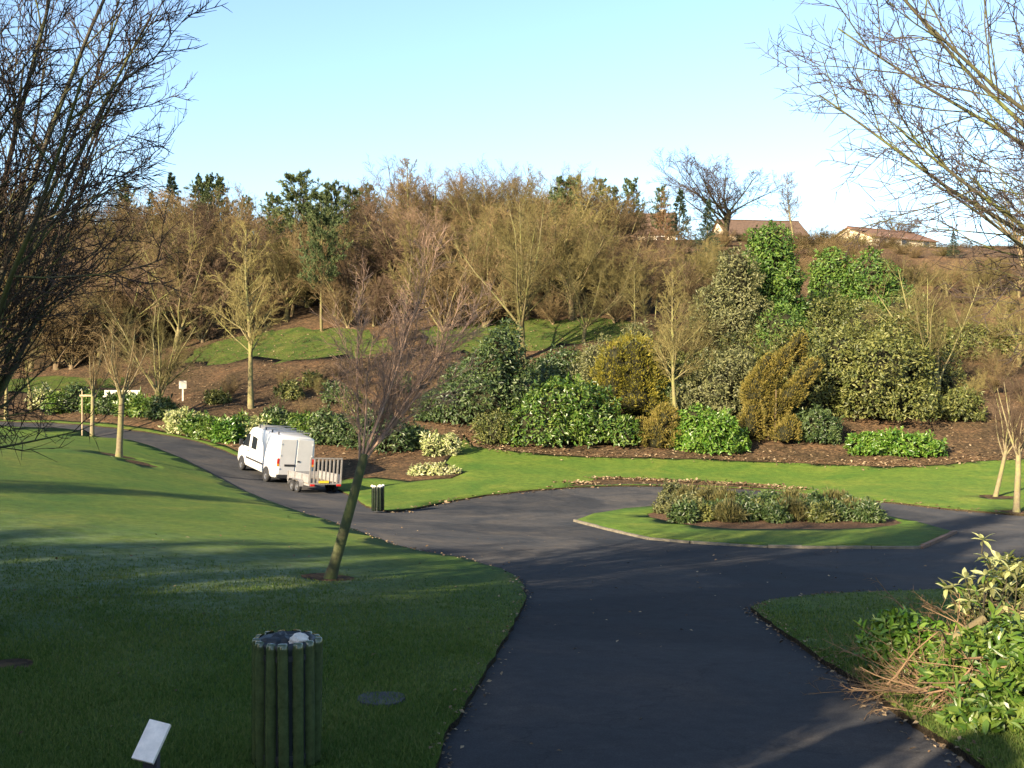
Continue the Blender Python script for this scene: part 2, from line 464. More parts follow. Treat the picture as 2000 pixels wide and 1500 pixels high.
# ------------------------------------------------------------------ ground zones
rng = np.random.default_rng(7)
def poly_px(pts, ymin=5.0):
    return np.array([hit(a, b, ymin) for a, b in pts])
def densify(P, step, jit=0.0, closed=True, seed=1):
    r = np.random.default_rng(seed)
    out = []
    n = len(P)
    for i in range(n if closed else n - 1):
        a, b = P[i], P[(i + 1) % n]
        L = np.linalg.norm(b - a)
        k = max(1, int(L / (step * max(1.0, a[1] / 25.0))))
        for j in range(k):
            q = a + (b - a) * j / k
            if jit: q = q + r.normal(0, jit * max(1.0, a[1] / 30.0) * 0.7, 2)
            out.append(q)
    if not closed: out.append(P[-1])
    return np.array(out)
def smooth_poly(P, it=2, keep=()):
    for _ in range(it):
        Q = []
        n = len(P)
        for i in range(n):
            a, b = P[i], P[(i + 1) % n]
            Q += [a * 0.75 + b * 0.25, a * 0.25 + b * 0.75]
        P = np.array(Q)
    return P
def inpoly(pt, P):
    x, y = pt[:, 0], pt[:, 1]
    c = np.zeros(len(pt), bool)
    n = len(P)
    j = n - 1
    for i in range(n):
        xi, yi = P[i]; xj, yj = P[j]
        cond = ((yi > y) != (yj > y))
        with np.errstate(divide='ignore', invalid='ignore'):
            xx = (xj - xi) * (y - yi) / (yj - yi if yj != yi else 1e-12) + xi
        c ^= cond & (x < xx)
        j = i
    return c

left_edge = [(850, 1500), (880, 1420), (925, 1350), (965, 1280), (1000, 1220), (1028, 1165), (1018, 1133), (980, 1110), (900, 1088),
             (820, 1075), (760, 1060), (700, 1037), (640, 1016), (560, 990), (500, 968), (440, 940), (400, 918), (350, 893), (300, 873),
             (240, 857), (170, 843), (100, 835), (0, 830)]
far_edge = [(0, 822), (100, 825), (200, 833), (280, 842), (350, 853), (420, 872), (470, 893), (560, 920), (640, 945), (690, 968),
            (715, 988), (760, 998), (800, 994), (870, 979), (950, 966), (1040, 957), (1130, 950), (1200, 948), (1300, 948), (1450, 953),
            (1560, 962), (1700, 976), (1850, 993), (2000, 1005)]
right_edge = [(2000, 1135), (1830, 1150), (1700, 1155), (1600, 1160), (1500, 1172), (1466, 1186), (1485, 1200), (1530, 1232), (1600, 1282),
              (1650, 1312), (1700, 1345), (1760, 1392), (1850, 1450), (1930, 1500)]
LE = poly_px(left_edge); FE = poly_px(far_edge); RE = poly_px(right_edge)
ROAD = np.vstack([[[-1.2, -30], [-1.1, 0], [-0.9, 5]], LE, [[-55, 78], [-85, 82], [-85, 86], [-55, 82]], FE,
                  [[32, 42], [60, 36], [60, 29], [30, 25.5]], RE, [[3.4, 5], [3.2, 0], [3.2, -30]]])
ROAD = densify(ROAD, 0.35, 0.02, True, 3)
ISL = densify(poly_px([(1125, 1015), (1160, 1003), (1220, 993), (1290, 986), (1420, 983), (1560, 987), (1700, 1001), (1790, 1018), (1862, 1037),
                       (1830, 1052), (1795, 1067), (1700, 1067), (1500, 1065), (1350, 1057), (1270, 1050), (1195, 1033)]), 0.4, 0.0, True, 4)
IBED = densify(smooth_poly(poly_px([(1255, 1006), (1300, 995), (1420, 990), (1560, 993), (1690, 1004), (1770, 1018), (1740, 1029), (1600, 1034), (1400, 1032), (1310, 1019)]), 1), 0.4, 0.03, True, 5)
bed_front = poly_px([(905, 848), (925, 872), (1000, 881), (1100, 890), (1200, 894), (1330, 894), (1480, 901), (1600, 906), (1720, 911), (1800, 911), (1900, 901), (2000, 896)])
BANK = np.vstack([[[-600, 95], [-84, 89]], [[-55, 84]], FE[:9] + np.array([0.25, 0.6]), poly_px([(670, 935), (740, 932), (800, 940), (880, 935), (905, 925), (870, 905), (890, 880)]),
                  bed_front, [[45, 60], [90, 62], [600, 70], [600, 890], [-600, 890]]])
BANK = densify(BANK, 0.6, 0.06, True, 6)
GP1 = densify(smooth_poly(poly_px([(372, 716), (420, 672), (520, 650), (690, 640), (760, 650), (760, 690), (680, 697), (540, 707)]), 2), 0.6, 0.35, True, 8)
GP2 = densify(smooth_poly(poly_px([(820, 660), (900, 628), (1050, 632), (1250, 625), (1260, 660), (1150, 668), (1000, 690), (860, 685)]), 2), 0.6, 0.35, True, 9)
GP3 = densify(smooth_poly(poly_px([(0, 770), (0, 742), (120, 738), (260, 732), (270, 748), (120, 758)]), 1), 0.6, 0.35, True, 10)
STRIP = densify(smooth_poly(poly_px([(1100, 950.5), (1150, 940), (1190, 931), (1240, 934), (1330, 940), (1450, 946), (1560, 958), (1450, 950.5), (1300, 945.5), (1200, 945.5)]), 1), 0.5, 0.03, True, 11)
def ring(px, py, r, seed, Y=None):
    c = hit(px, py) if Y is None else colx(px, Y)[:2]
    rr = np.random.default_rng(seed)
    a = np.linspace(0, 2 * math.pi, 15)[:-1]
    rad = r * (1 + rr.normal(0, 0.10, 14))
    return np.stack([c[0] + rad * np.cos(a), c[1] + rad * np.sin(a)], 1)
RINGS = [ring(640, 1128, 0.5, 1), ring(232, 890, 0.75, 2), ring(1945, 970, 0.8, 3), ring(1985, 1000, 0.7, 4), ring(20, 1296, 0.28, 5), ring(275, 905, 0.6, 6)]

def build_ground():
    pts, edges = [], []
    def addpoly(P):
        s = len(pts)
        pts.extend([tuple(p) for p in P])
        n = len(P)
        edges.extend([(s + i, s + (i + 1) % n) for i in range(n)])
    for P in [ROAD, ISL, IBED, BANK, GP1, GP2, GP3, STRIP] + RINGS:
        addpoly(P)
    r = np.random.default_rng(11)
    def grid(x0, x1, y0, y1, st, hole=None):
        xs = np.arange(x0, x1, st); ys = np.arange(y0, y1, st)
        X, Y = np.meshgrid(xs, ys)
        X = X + r.uniform(-.3, .3, X.shape) * st; Y = Y + r.uniform(-.3, .3, Y.shape) * st
        Q = np.stack([X.ravel(), Y.ravel()], 1)
        if hole:
            k = (Q[:, 0] > hole[0]) & (Q[:, 0] < hole[1]) & (Q[:, 1] > hole[2]) & (Q[:, 1] < hole[3])
            Q = Q[~k]
        pts.extend([tuple(q) for q in Q])
    grid(-9, 12, 4, 26, 0.45)
    grid(-28, 30, -8, 62, 1.0, (-9, 12, 4, 26))
    grid(-75, 75, -36, 175, 2.6, (-28, 30, -8, 62))
    grid(-600, 600, -300, 900, 45, (-75, 75, -36, 175))
    v2 = [Vector(p) for p in pts]
    ov, oe, of, *_ = geometry.delaunay_2d_cdt(v2, edges, [], 0, 1e-4)
    V = np.array([(p.x, p.y) for p in ov])
    F = np.array([f for f in of if len(f) == 3], dtype=np.int32)
    a = V[F[:, 0]]; b = V[F[:, 1]]; c = V[F[:, 2]]
    area = (b[:, 0] - a[:, 0]) * (c[:, 1] - a[:, 1]) - (b[:, 1] - a[:, 1]) * (c[:, 0] - a[:, 0])
    F = np.where(area[:, None] < 0, F[:, ::-1], F)
    F = F[np.abs(area) > 1e-7]
    C = V[F].mean(1)
    zone = np.zeros(len(F), int)                     # 0 lawn
    zone[inpoly(C, BANK)] = 5
    for P in (GP1, GP2, GP3): zone[inpoly(C, P) & (zone == 5)] = 6
    zone[inpoly(C, STRIP)] = 3
    inroad = inpoly(C, ROAD)
    zone[inroad] = 1
    ii = inpoly(C, ISL); zone[ii] = 2
    zone[inpoly(C, IBED)] = 4
    for P in RINGS: zone[inpoly(C, P) & (zone == 0)] = 3
    Z = G(V[:, 0], V[:, 1])
    lump = (np.sin(V[:, 0] * 1.7 + np.sin(V[:, 1] * 0.9)) * np.cos(V[:, 1] * 1.3)) * 0.012
    names = {0: ("lawn", M['grass'], 0.0), 1: ("path", M['asphalt'], -0.07), 2: ("island_lawn", M['grass'], 0.0), 3: ("soil_patch", M['litter'], 0.004),
             4: ("island_soil", M['soil'], 0.0), 5: ("bank", M['litter'], 0.03), 6: ("bank_grass", M['rough_grass'], 0.03)}
    objs = {}
    for z, (nm, mat, off) in names.items():
        Fz = F[zone == z]
        used, inv = np.unique(Fz, return_inverse=True)
        Fl = inv.reshape(-1, 3)
        zz = Z[used] + off + (lump[used] if z != 1 else lump[used] * 0.4)
        Vz = np.column_stack([V[used], zz])
        mats = np.zeros(len(Fl), int)
        if z in (0, 2, 5):                           # turf edge: skirt down into the path bed
            e = np.vstack([Fl[:, [0, 1]], Fl[:, [1, 2]], Fl[:, [2, 0]]])
            key = np.sort(e, 1)
            _, ix, cnt = np.unique(key, axis=0, return_index=True, return_counts=True)
            be = e[ix[cnt == 1]]
            ok = (np.abs(Vz[be[:, 0], 0]) < 90) & (Vz[be[:, 0], 1] < 120) & (Vz[be[:, 0], 1] > -35)
            be = be[ok]
            n0 = len(Vz)
            lowa = Vz[be[:, 0]] - [0, 0, 0.16]; lowb = Vz[be[:, 1]] - [0, 0, 0.16]
            m = len(be)
            Vz = np.vstack([Vz, lowa, lowb])
            ia = n0 + np.arange(m); ib = n0 + m + np.arange(m)
            sk = np.vstack([np.column_stack([be[:, 0], ia, ib]), np.column_stack([be[:, 0], ib, be[:, 1]])])
            Fl = np.vstack([Fl, sk])
            mats = np.concatenate([mats, np.ones(2 * m, int)])
        me = npmesh(nm, Vz, Fl, True, mats)
        if z in (0, 2, 5):
            sm = np.ones(len(Fl), bool); sm[mats == 1] = False
            me.polygons.foreach_set("use_smooth", sm)
        if z in (0, 2, 6):
            fr = me.attributes.new("frost", 'FLOAT', 'POINT')
            x, y = Vz[:, 0], Vz[:, 1]
            f = np.zeros(len(Vz))
            if z == 0:
                d = (y - 19.5) / 4.5
                f = np.exp(-d ** 2) * np.clip((-1.5 - x) / 3.0, 0, 1) * 0.62
            fr.data.foreach_set("value", f.astype(np.float32))
        o = link(nm, me, [mat, M['edge_soil']])
        tag(o, kind="structure")
        objs[nm] = o
    return objs
GR = build_ground()
# ------------------------------------------------------------------ plants: generators
def tubes(P, Rr, n):
    """P (N,K,3) polylines with radii Rr (N,K) -> verts, quads"""
    N, K, _ = P.shape
    T = np.zeros_like(P)
    T[:, 1:-1] = P[:, 2:] - P[:, :-2]
    T[:, 0] = P[:, 1] - P[:, 0]; T[:, -1] = P[:, -1] - P[:, -2]
    T = nrm(T)
    md = nrm(P[:, -1] - P[:, 0])
    ref = np.where(np.abs(md[:, 2:3]) < 0.8, np.array([[0, 0, 1.0]]), np.array([[1.0, 0.1, 0]]))
    U = nrm(np.cross(T, ref[:, None, :])); Vv = np.cross(T, U)
    a = np.arange(n) * 2 * math.pi / n
    ringv = P[:, :, None, :] + Rr[:, :, None, None] * (np.cos(a)[None, None, :, None] * U[:, :, None, :] + np.sin(a)[None, None, :, None] * Vv[:, :, None, :])
    verts = ringv.reshape(-1, 3)
    base = (np.arange(N) * K * n)[:, None, None] + (np.arange(K - 1) * n)[None, :, None]
    i = np.arange(n)[None, None, :]; j = (np.arange(n)[None, None, :] + 1) % n
    q = np.stack([base + i, base + j, base + n + j, base + n + i], -1).reshape(-1, 4)
    return verts, q

def join_tubes(name, lst, smooth=True):
    Vs, Fs, o = [], [], 0
    for P, Rr, n in lst:
        v, f = tubes(P, Rr, n)
        Vs.append(v); Fs.append(f + o); o += len(v)
    return npmesh(name, np.vstack(Vs), np.vstack(Fs), smooth)

def perp(r, d):
    v = r.normal(size=d.shape)
    v = v - (v * d).sum(-1, keepdims=True) * d
    return nrm(v)

def grow(r, start, d, L, K, wig, trop, bias=None):
    """integrate N polylines"""
    N = len(start)
    P = np.zeros((N, K, 3)); P[:, 0] = start
    st = (L / (K - 1))[:, None]
    for k in range(1, K):
        d = d + r.normal(0, wig, (N, 3)) + np.array([0, 0, trop])
        if bias is not None: d = d + np.asarray(bias)
        d = nrm(d)
        P[:, k] = P[:, k - 1] + d * st
    return P

def branch_levels(r, P, Rr, L, levels, crown_h=None):
    """levels: dict(n,t0,t1,ang,asd,len,K,wig,trop,rr,rmin,sides[,fall])"""
    out = []
    for lv in levels:
        N, K, _ = P.shape
        n = lv['n']
        u = (np.arange(n)[None, :] + r.uniform(0, 1, (N, n))) / n
        t = lv['t0'] + (lv['t1'] - lv['t0']) * u
        f = t * (K - 1); k0 = np.minimum(f.astype(int), K - 2); w = f - k0
        I = np.arange(N)[:, None]
        st = P[I, k0] * (1 - w)[..., None] + P[I, k0 + 1] * w[..., None]
        tan = nrm(P[I, k0 + 1] - P[I, k0])
        rad = Rr[I, k0] * (1 - w) + Rr[I, k0 + 1] * w
        st = st.reshape(-1, 3); tan = tan.reshape(-1, 3); rad = rad.reshape(-1); tt = t.reshape(-1)
        ang = np.radians(r.normal(lv['ang'], lv['asd'], len(st)))
        if 'amax' in lv: ang = np.clip(ang, 0, np.radians(lv['amax']))
        if 'angtop' in lv: ang = ang * (1 - tt) + np.radians(lv['angtop']) * tt
        pv = perp(r, tan)
        if lv.get('spiral'):
            az = np.arange(len(st)) * 2.39996 + r.normal(0, 0.3, len(st))
            ex = nrm(np.cross(tan, np.array([[0.0, 1.0, 0.02]]))); ey = np.cross(tan, ex)
            pv = ex * np.cos(az)[:, None] + ey * np.sin(az)[:, None]
        d = tan * np.cos(ang)[:, None] + pv * np.sin(ang)[:, None]
        PL = np.repeat(L, n)
        fall = lv.get('fall', 0.5)
        Lc = lv['len'] * PL * (1 - fall * tt) * r.uniform(0.65, 1.2, len(st))
        if 'shape' in lv: Lc = lv['len'] * PL * lv['shape'](tt) * r.uniform(0.8, 1.15, len(st))
        Pc = grow(r, st, d, Lc, lv['K'], lv['wig'], lv['trop'], lv.get('bias'))
        r0 = np.minimum(rad * 0.92, np.maximum(lv['rmin'], rad * lv['rr']))
        r0 = np.maximum(r0, lv['rmin'])
        tap = np.linspace(1, lv.get('tip', 0.25), lv['K'])[None, :]
        Rc = r0[:, None] * tap
        out.append((Pc, Rc, lv['sides']))
        P, Rr, L = Pc, Rc, Lc
    return out

def leaf_quads(C, D, Nn, Ln, Wd, fold=0.25, curl=0.0):
    """diamond leaves folded on the midrib: 4 verts, 2 tris each"""
    D = nrm(D); S = nrm(np.cross(D, Nn)); Nn = np.cross(S, D)
    b = C
    tip = C + D * Ln[:, None] - Nn * (Ln * curl)[:, None]
    mid = C + D * (Ln * 0.48)[:, None] + Nn * (Wd * fold)[:, None]
    l = mid - S * (Wd * 0.5)[:, None]; rr = mid + S * (Wd * 0.5)[:, None]
    V = np.stack([b, l, rr, tip], 1).reshape(-1, 3)
    o = np.arange(len(C)) * 4
    F = np.vstack([np.column_stack([o, o + 3, o + 1]), np.column_stack([o, o + 2, o + 3])])
    return V, F

def leaf_fine(C, D, Nn, Ln, Wd, fold=0.22, curl=0.18):
    """leaf blade with a midrib and rounded sides: 8 verts, 8 tris each"""
    D = nrm(D); S = nrm(np.cross(D, Nn)); Nn = np.cross(S, D)
    def pt(t, s, h): return C + D * (Ln * t)[:, None] + S * (Wd * s)[:, None] + Nn * (Wd * h - Ln * curl * t * t)[:, None]
    V = np.stack([pt(0, 0, 0), pt(.35, 0, 0), pt(.7, 0, 0), pt(1, 0, 0), pt(.32, -.5, fold), pt(.68, -.42, fold), pt(.32, .5, fold), pt(.68, .42, fold)], 1).reshape(-1, 3)
    o = (np.arange(len(C)) * 8)[:, None]
    T = np.array([[0, 1, 4], [1, 2, 5], [1, 5, 4], [2, 3, 5], [0, 6, 1], [1, 6, 7], [1, 7, 2], [2, 7, 3]])
    F = (o[:, None, :] + T[None]).reshape(-1, 3)
    return V, F

# --- bare trees: a limbs mesh (trunk) and a twigs mesh (crown), base at the origin
def bare_tree(seed, H, r0, style):
    r = np.random.default_rng(seed)
    S = style
    K0 = 7
    lean = np.array([[S.get('lx', 0.0), S.get('ly', 0.0), 1.0]])
    tl = H * S['trunk']
    P = grow(r, np.array([[0, 0, -0.15]]), nrm(lean), np.array([tl]), K0, S.get('w0', 0.04), 0.03)
    Rr = r0 * np.linspace(1.0, S.get('tap0', 0.6), K0)[None, :].copy()
    Rr[0, 0] *= 1.25
    lv = branch_levels(r, P, Rr, np.array([tl]), S['levels'])
    ns = S.get('split', 1)
    tr = [(P, Rr, 8)] + lv[:ns]
    return tr, lv[ns:]

def mesh_tree(seed, H, r0, style, nm):
    a, b = bare_tree(seed, H, r0, style)
    return join_tubes(nm + "_trunk", a), join_tubes(nm + "_crown", b)

STY = {}
STY['spread'] = dict(trunk=0.24, tap0=0.8, split=2, levels=[
    dict(n=9, t0=0.5, t1=1.0, ang=30, asd=12, len=3.0, fall=0.0, K=7, wig=0.07, trop=0.05, rr=0.42, rmin=0.03, sides=6),
    dict(n=9, t0=0.15, t1=0.97, ang=40, asd=12, len=0.40, fall=0.40, K=5, wig=0.10, trop=0.05, rr=0.45, rmin=0.02, sides=4),
    dict(n=9, t0=0.15, t1=1.0, ang=40, asd=14, len=0.5, fall=0.4, K=4, wig=0.14, trop=0.05, rr=0.5, rmin=0.014, sides=3),
    dict(n=7, t0=0.1, t1=1.0, ang=40, asd=15, len=0.55, fall=0.3, K=3, wig=0.16, trop=0.04, rr=0.6, rmin=0.011, sides=3, tip=0.5)])
STY['round'] = dict(trunk=0.3, tap0=0.75, split=1, levels=[
    dict(n=12, t0=0.35, t1=1.0, ang=46, asd=14, len=1.9, fall=0.1, K=6, wig=0.09, trop=0.06, rr=0.42, rmin=0.03, sides=5),
    dict(n=9, t0=0.15, t1=0.97, ang=44, asd=14, len=0.5, fall=0.40, K=5, wig=0.12, trop=0.05, rr=0.45, rmin=0.02, sides=4),
    dict(n=8, t0=0.1, t1=1.0, ang=42, asd=14, len=0.5, fall=0.4, K=4, wig=0.15, trop=0.04, rr=0.5, rmin=0.014, sides=3),
    dict(n=7, t0=0.1, t1=1.0, ang=40, asd=15, len=0.55, fall=0.3, K=3, wig=0.16, trop=0.03, rr=0.6, rmin=0.011, sides=3, tip=0.5)])
STY['slender'] = dict(trunk=0.92, tap0=0.12, split=1, levels=[
    dict(n=34, t0=0.28, t1=0.98, ang=42, asd=8, len=0.36, fall=0.75, K=6, wig=0.07, trop=0.07, rr=0.45, rmin=0.02, sides=5, spiral=True),
    dict(n=9, t0=0.15, t1=1.0, ang=38, asd=12, len=0.42, fall=0.4, K=4, wig=0.12, trop=0.05, rr=0.5, rmin=0.013, sides=3),
    dict(n=7, t0=0.1, t1=1.0, ang=38, asd=14, len=0.5, fall=0.3, K=3, wig=0.14, trop=0.04, rr=0.6, rmin=0.011, sides=3),
    dict(n=4, t0=0.1, t1=1.0, ang=35, asd=14, len=0.6, fall=0.3, K=2, wig=0.14, trop=0.04, rr=0.6, rmin=0.009, sides=3, tip=0.5)])
STY['larch'] = dict(trunk=0.98, tap0=0.08, split=0, levels=[
    dict(n=70, t0=0.15, t1=0.99, ang=78, asd=8, len=0.26, fall=0.85, K=5, wig=0.05, trop=0.02, rr=0.35, rmin=0.02, sides=4, spiral=True),
    dict(n=10, t0=0.1, t1=1.0, ang=50, asd=14, len=0.4, fall=0.4, K=4, wig=0.12, trop=-0.02, rr=0.5, rmin=0.016, sides=3),
    dict(n=8, t0=0.1, t1=1.0, ang=45, asd=14, len=0.55, fall=0.3, K=3, wig=0.14, trop=-0.02, rr=0.6, rmin=0.014, sides=3, tip=0.5)])
STY['thicket'] = dict(trunk=0.06, tap0=0.95, split=1, levels=[
    dict(n=16, t0=0.0, t1=1.0, ang=28, asd=14, len=13.0, fall=0.2, K=6, wig=0.07, trop=0.02, rr=0.25, rmin=0.03, sides=4),
    dict(n=10, t0=0.12, t1=0.97, ang=38, asd=12, len=0.36, fall=0.35, K=4, wig=0.12, trop=0.04, rr=0.5, rmin=0.018, sides=3),
    dict(n=8, t0=0.1, t1=1.0, ang=40, asd=14, len=0.5, fall=0.4, K=3, wig=0.15, trop=0.03, rr=0.5, rmin=0.013, sides=3),
    dict(n=5, t0=0.1, t1=1.0, ang=40, asd=15, len=0.55, fall=0.3, K=3, wig=0.16, trop=0.03, rr=0.6, rmin=0.010, sides=3, tip=0.5)])
STY['young'] = dict(trunk=0.45, tap0=0.72, split=1, w0=0.02, levels=[
    dict(n=8, t0=0.82, t1=1.0, ang=24, asd=7, len=1.1, fall=0.1, K=6, wig=0.05, trop=0.05, rr=0.5, rmin=0.02, sides=5),
    dict(n=9, t0=0.12, t1=0.97, ang=30, asd=9, len=0.42, fall=0.4, K=5, wig=0.08, trop=0.05, rr=0.5, rmin=0.010, sides=4),
    dict(n=8, t0=0.1, t1=1.0, ang=32, asd=12, len=0.55, fall=0.4, K=4, wig=0.10, trop=0.05, rr=0.5, rmin=0.006, sides=3),
    dict(n=4, t0=0.1, t1=1.0, ang=32, asd=12, len=0.5, fall=0.3, K=3, wig=0.12, trop=0.04, rr=0.6, rmin=0.0045, sides=3, tip=0.5)])

def put_tree(meshes, mats, loc, scale, rz, name, label, cat, group=None, lean=(0, 0)):
    e = empty(name, loc, rz)
    e.rotation_euler = (lean[0], lean[1], rz)
    e.scale = (scale, scale, scale) if isinstance(scale, (int, float)) else scale
    link("trunk", meshes[0], mats[0], e)
    if len(meshes) > 1: link("crown", meshes[1], mats[1], e)
    tag(e, label, cat, group)
    return e

def conifer(seed, H, r0, needle, kind='pine'):
    r = np.random.default_rng(seed)
    P = grow(r, np.array([[0, 0, -0.2]]), np.array([[0.0, 0, 1]]), np.array([H]), 9, 0.02 if kind != 'pine' else 0.04, 0.05)
    Rr = r0 * np.linspace(1, 0.08, 9)[None]
    if kind == 'pine':
        lv = [dict(n=56, t0=0.30, t1=0.99, ang=62, asd=10, len=0.24, shape=lambda t: (0.30 + 0.85 * np.clip((1.0 - t) / 0.68, 0, 1) ** 0.5) * r.uniform(0.45, 1.25, t.shape), K=5, wig=0.08, trop=0.08, rr=0.35, rmin=0.025, sides=4, spiral=True),
              dict(n=9, t0=0.3, t1=1.0, ang=45, asd=12, len=0.38, fall=0.4, K=4, wig=0.1, trop=0.10, rr=0.5, rmin=0.014, sides=3)]
        cnt, ln, wd = 22, 0.40, 0.10
    else:
        lv = [dict(n=80, t0=0.06, t1=0.995, ang=88, asd=6, len=0.25, shape=lambda t: np.clip(1.03 - t, 0.03, 1), K=5, wig=0.03, trop=0.01, rr=0.3, rmin=0.02, sides=4, spiral=True),
              dict(n=10, t0=0.15, t1=1.0, ang=48, asd=10, len=0.42, fall=0.5, K=4, wig=0.06, trop=-0.03, rr=0.5, rmin=0.012, sides=3)]
        cnt, ln, wd = 14, 0.34, 0.09
    out = branch_levels(r, P, Rr, np.array([H]), lv)
    Q = out[1][0]
    N, K, _ = Q.shape
    t = r.uniform(0.15, 1.0, (N, cnt)); f = t * (K - 1); k0 = np.minimum(f.astype(int), K - 2); w = (f - k0)[..., None]
    I = np.arange(N)[:, None]
    C = (Q[I, k0] * (1 - w) + Q[I, k0 + 1] * w).reshape(-1, 3)
    T = nrm(Q[I, k0 + 1] - Q[I, k0]).reshape(-1, 3)
    D = nrm(T + r.normal(0, 0.55, T.shape) + np.array([0, 0, 0.12 if kind == 'pine' else -0.1]))
    V, F = leaf_quads(C, D, nrm(r.normal(size=T.shape) + np.array([0, 0, .6])), ln * r.uniform(.6, 1.2, len(C)), wd * r.uniform(.7, 1.3, len(C)))
    return join_tubes("conifer_trunk", [(P, Rr, 7)] + out), npmesh("conifer_needles", V, F)

# --- leafy shrubs from capsules (p0, p1, r0, r1), base at the origin
def shrub_meshes(seed, caps, n, leaf, width, up=0.35, rough=0.16, fine=False, droop=0.0, hang=False, spiky=0.0, shoots=1.0):
    r = np.random.default_rng(seed)
    cs, rs = [], []
    for p0, p1, a, b in caps:
        p0 = np.array(p0, float); p1 = np.array(p1, float)
        k = max(1, int(np.linalg.norm(p1 - p0) / (0.35 * max(a, b)))) + 1
        for i in range(k):
            t = i / max(1, k - 1)
            cs.append(p0 + (p1 - p0) * t); rs.append(a + (b - a) * t)
    cs = np.array(cs); rs = np.array(rs)
    # lumps: secondary spheres on the surface, uneven outline
    nl = int(14 + 8 * len(caps))
    pk = r.choice(len(rs), nl, p=rs ** 2 / (rs ** 2).sum())
    dv = nrm(r.normal(size=(nl, 3)) + np.array([0, 0, 0.35]))
    cs2 = cs[pk] + dv * (rs[pk] * r.uniform(0.65, 1.08, nl))[:, None]
    rs2 = rs[pk] * r.uniform(0.16, 0.46, nl)
    cs = np.vstack([cs, cs2]); rs = np.concatenate([rs, rs2])
    p = rs ** 2 / (rs ** 2).sum()
    m = int(n * 3.0)
    k = r.choice(len(rs), m, p=p)
    d = nrm(r.normal(size=(m, 3)))
    depth = 1 - np.abs(r.normal(0, rough, m)) + np.maximum(0, r.normal(0, rough * 0.7, m))
    ph = r.uniform(0, 6.28, (6, 1)); kv = r.normal(0, 2.2, (6, 3)) / max(0.3, float(rs.max()) ** 0.5)
    C = cs[k] + d * (rs[k] * depth)[:, None]
    wob = np.sin(kv @ C.T * 2.0 + ph).sum(0) / 6.0
    C = C + d * (rs[k] * 0.22 * wob)[:, None]
    inside = np.zeros(m, bool)
    for i in range(0, m, 4000):
        dist = np.linalg.norm(C[i:i + 4000, None] - cs[None], axis=-1)
        inside[i:i + 4000] = (dist < rs[None] * 0.80).any(1)
    # hollows between the boughs, where the dark inside shows
    kc = r.normal(0, 1.0, (5, 3)) * (2.6 / max(0.35, float(np.median(rs[:max(1, len(rs) - nl)])) ** 0.7))
    cav = np.sin(kc @ C.T + r.uniform(0, 6.28, (5, 1))).sum(0)
    cf = np.clip((np.quantile(cav, 0.42) - cav) / max(1e-6, float(cav.std())), 0, 1)
    keep = (~inside) & (C[:, 2] > 0.02)
    C = C - d * (rs[k] * 0.26 * cf)[:, None]
    C = C[keep][:n]; d = d[keep][:n]
    nn = len(C)
    if spiky:
        D = nrm(d * spiky + np.array([0, 0, up]) + r.normal(0, 0.3, (nn, 3)))
        Nn = nrm(r.normal(size=(nn, 3)))
    else:
        Nn = nrm(d + np.array([0, 0, up]) + r.normal(0, 0.45, (nn, 3)))
        tv = perp(r, Nn)
        D = nrm(tv + d * 0.35 + np.array([0, 0, -droop]))
    # shoots standing out of the outline
    ns = int(shoots * (10 + nn / 90))
    if ns:
        j = r.integers(0, nn, ns)
        sl = np.maximum(leaf * 1.3, float(np.median(rs)) * r.uniform(0.15, 0.45, ns))
        sdv = nrm(d[j] + np.array([0, 0, 0.7]) + r.normal(0, .3, (ns, 3)))
        q = 9
        tq = np.linspace(0.1, 1, q)
        SC_ = (C[j][:, None] + sdv[:, None] * (sl[:, None] * tq[None])[..., None]).reshape(-1, 3)
        SD = nrm(np.repeat(sdv, q, 0) * 0.6 + r.normal(0, .7, (ns * q, 3)))
        C = np.vstack([C, SC_]); D = np.vstack([D, SD]); Nn = np.vstack([Nn, nrm(r.normal(size=SD.shape) + np.array([0, 0, .8]))])
        nn = len(C)
    Ln = leaf * r.uniform(0.5, 1.3, nn); Wd = width * r.uniform(0.6, 1.25, nn)
    V, F = (leaf_fine if fine else leaf_quads)(C, D, Nn, Ln, Wd)
    fol = npmesh("foliage", V, F)
    # inner twig mass
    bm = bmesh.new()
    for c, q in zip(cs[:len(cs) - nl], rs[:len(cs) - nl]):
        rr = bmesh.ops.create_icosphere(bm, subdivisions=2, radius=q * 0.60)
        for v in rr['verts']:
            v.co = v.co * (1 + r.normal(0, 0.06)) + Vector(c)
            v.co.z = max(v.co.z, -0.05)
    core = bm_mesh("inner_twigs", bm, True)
    return fol, core

def stems_mesh(seed, n, h, spread, r0):
    r = np.random.default_rng(seed)
    d = nrm(np.column_stack([r.normal(0, spread, n), r.normal(0, spread, n), np.ones(n)]))
    st = np.column_stack([r.normal(0, 0.08 * h, n), r.normal(0, 0.08 * h, n), np.full(n, -0.1)])
    P = grow(r, st, d, np.full(n, h), 5, 0.06, 0.02)
    return join_tubes("stems", [(P, r0 * np.linspace(1, 0.4, 5)[None].repeat(n, 0), 5)])

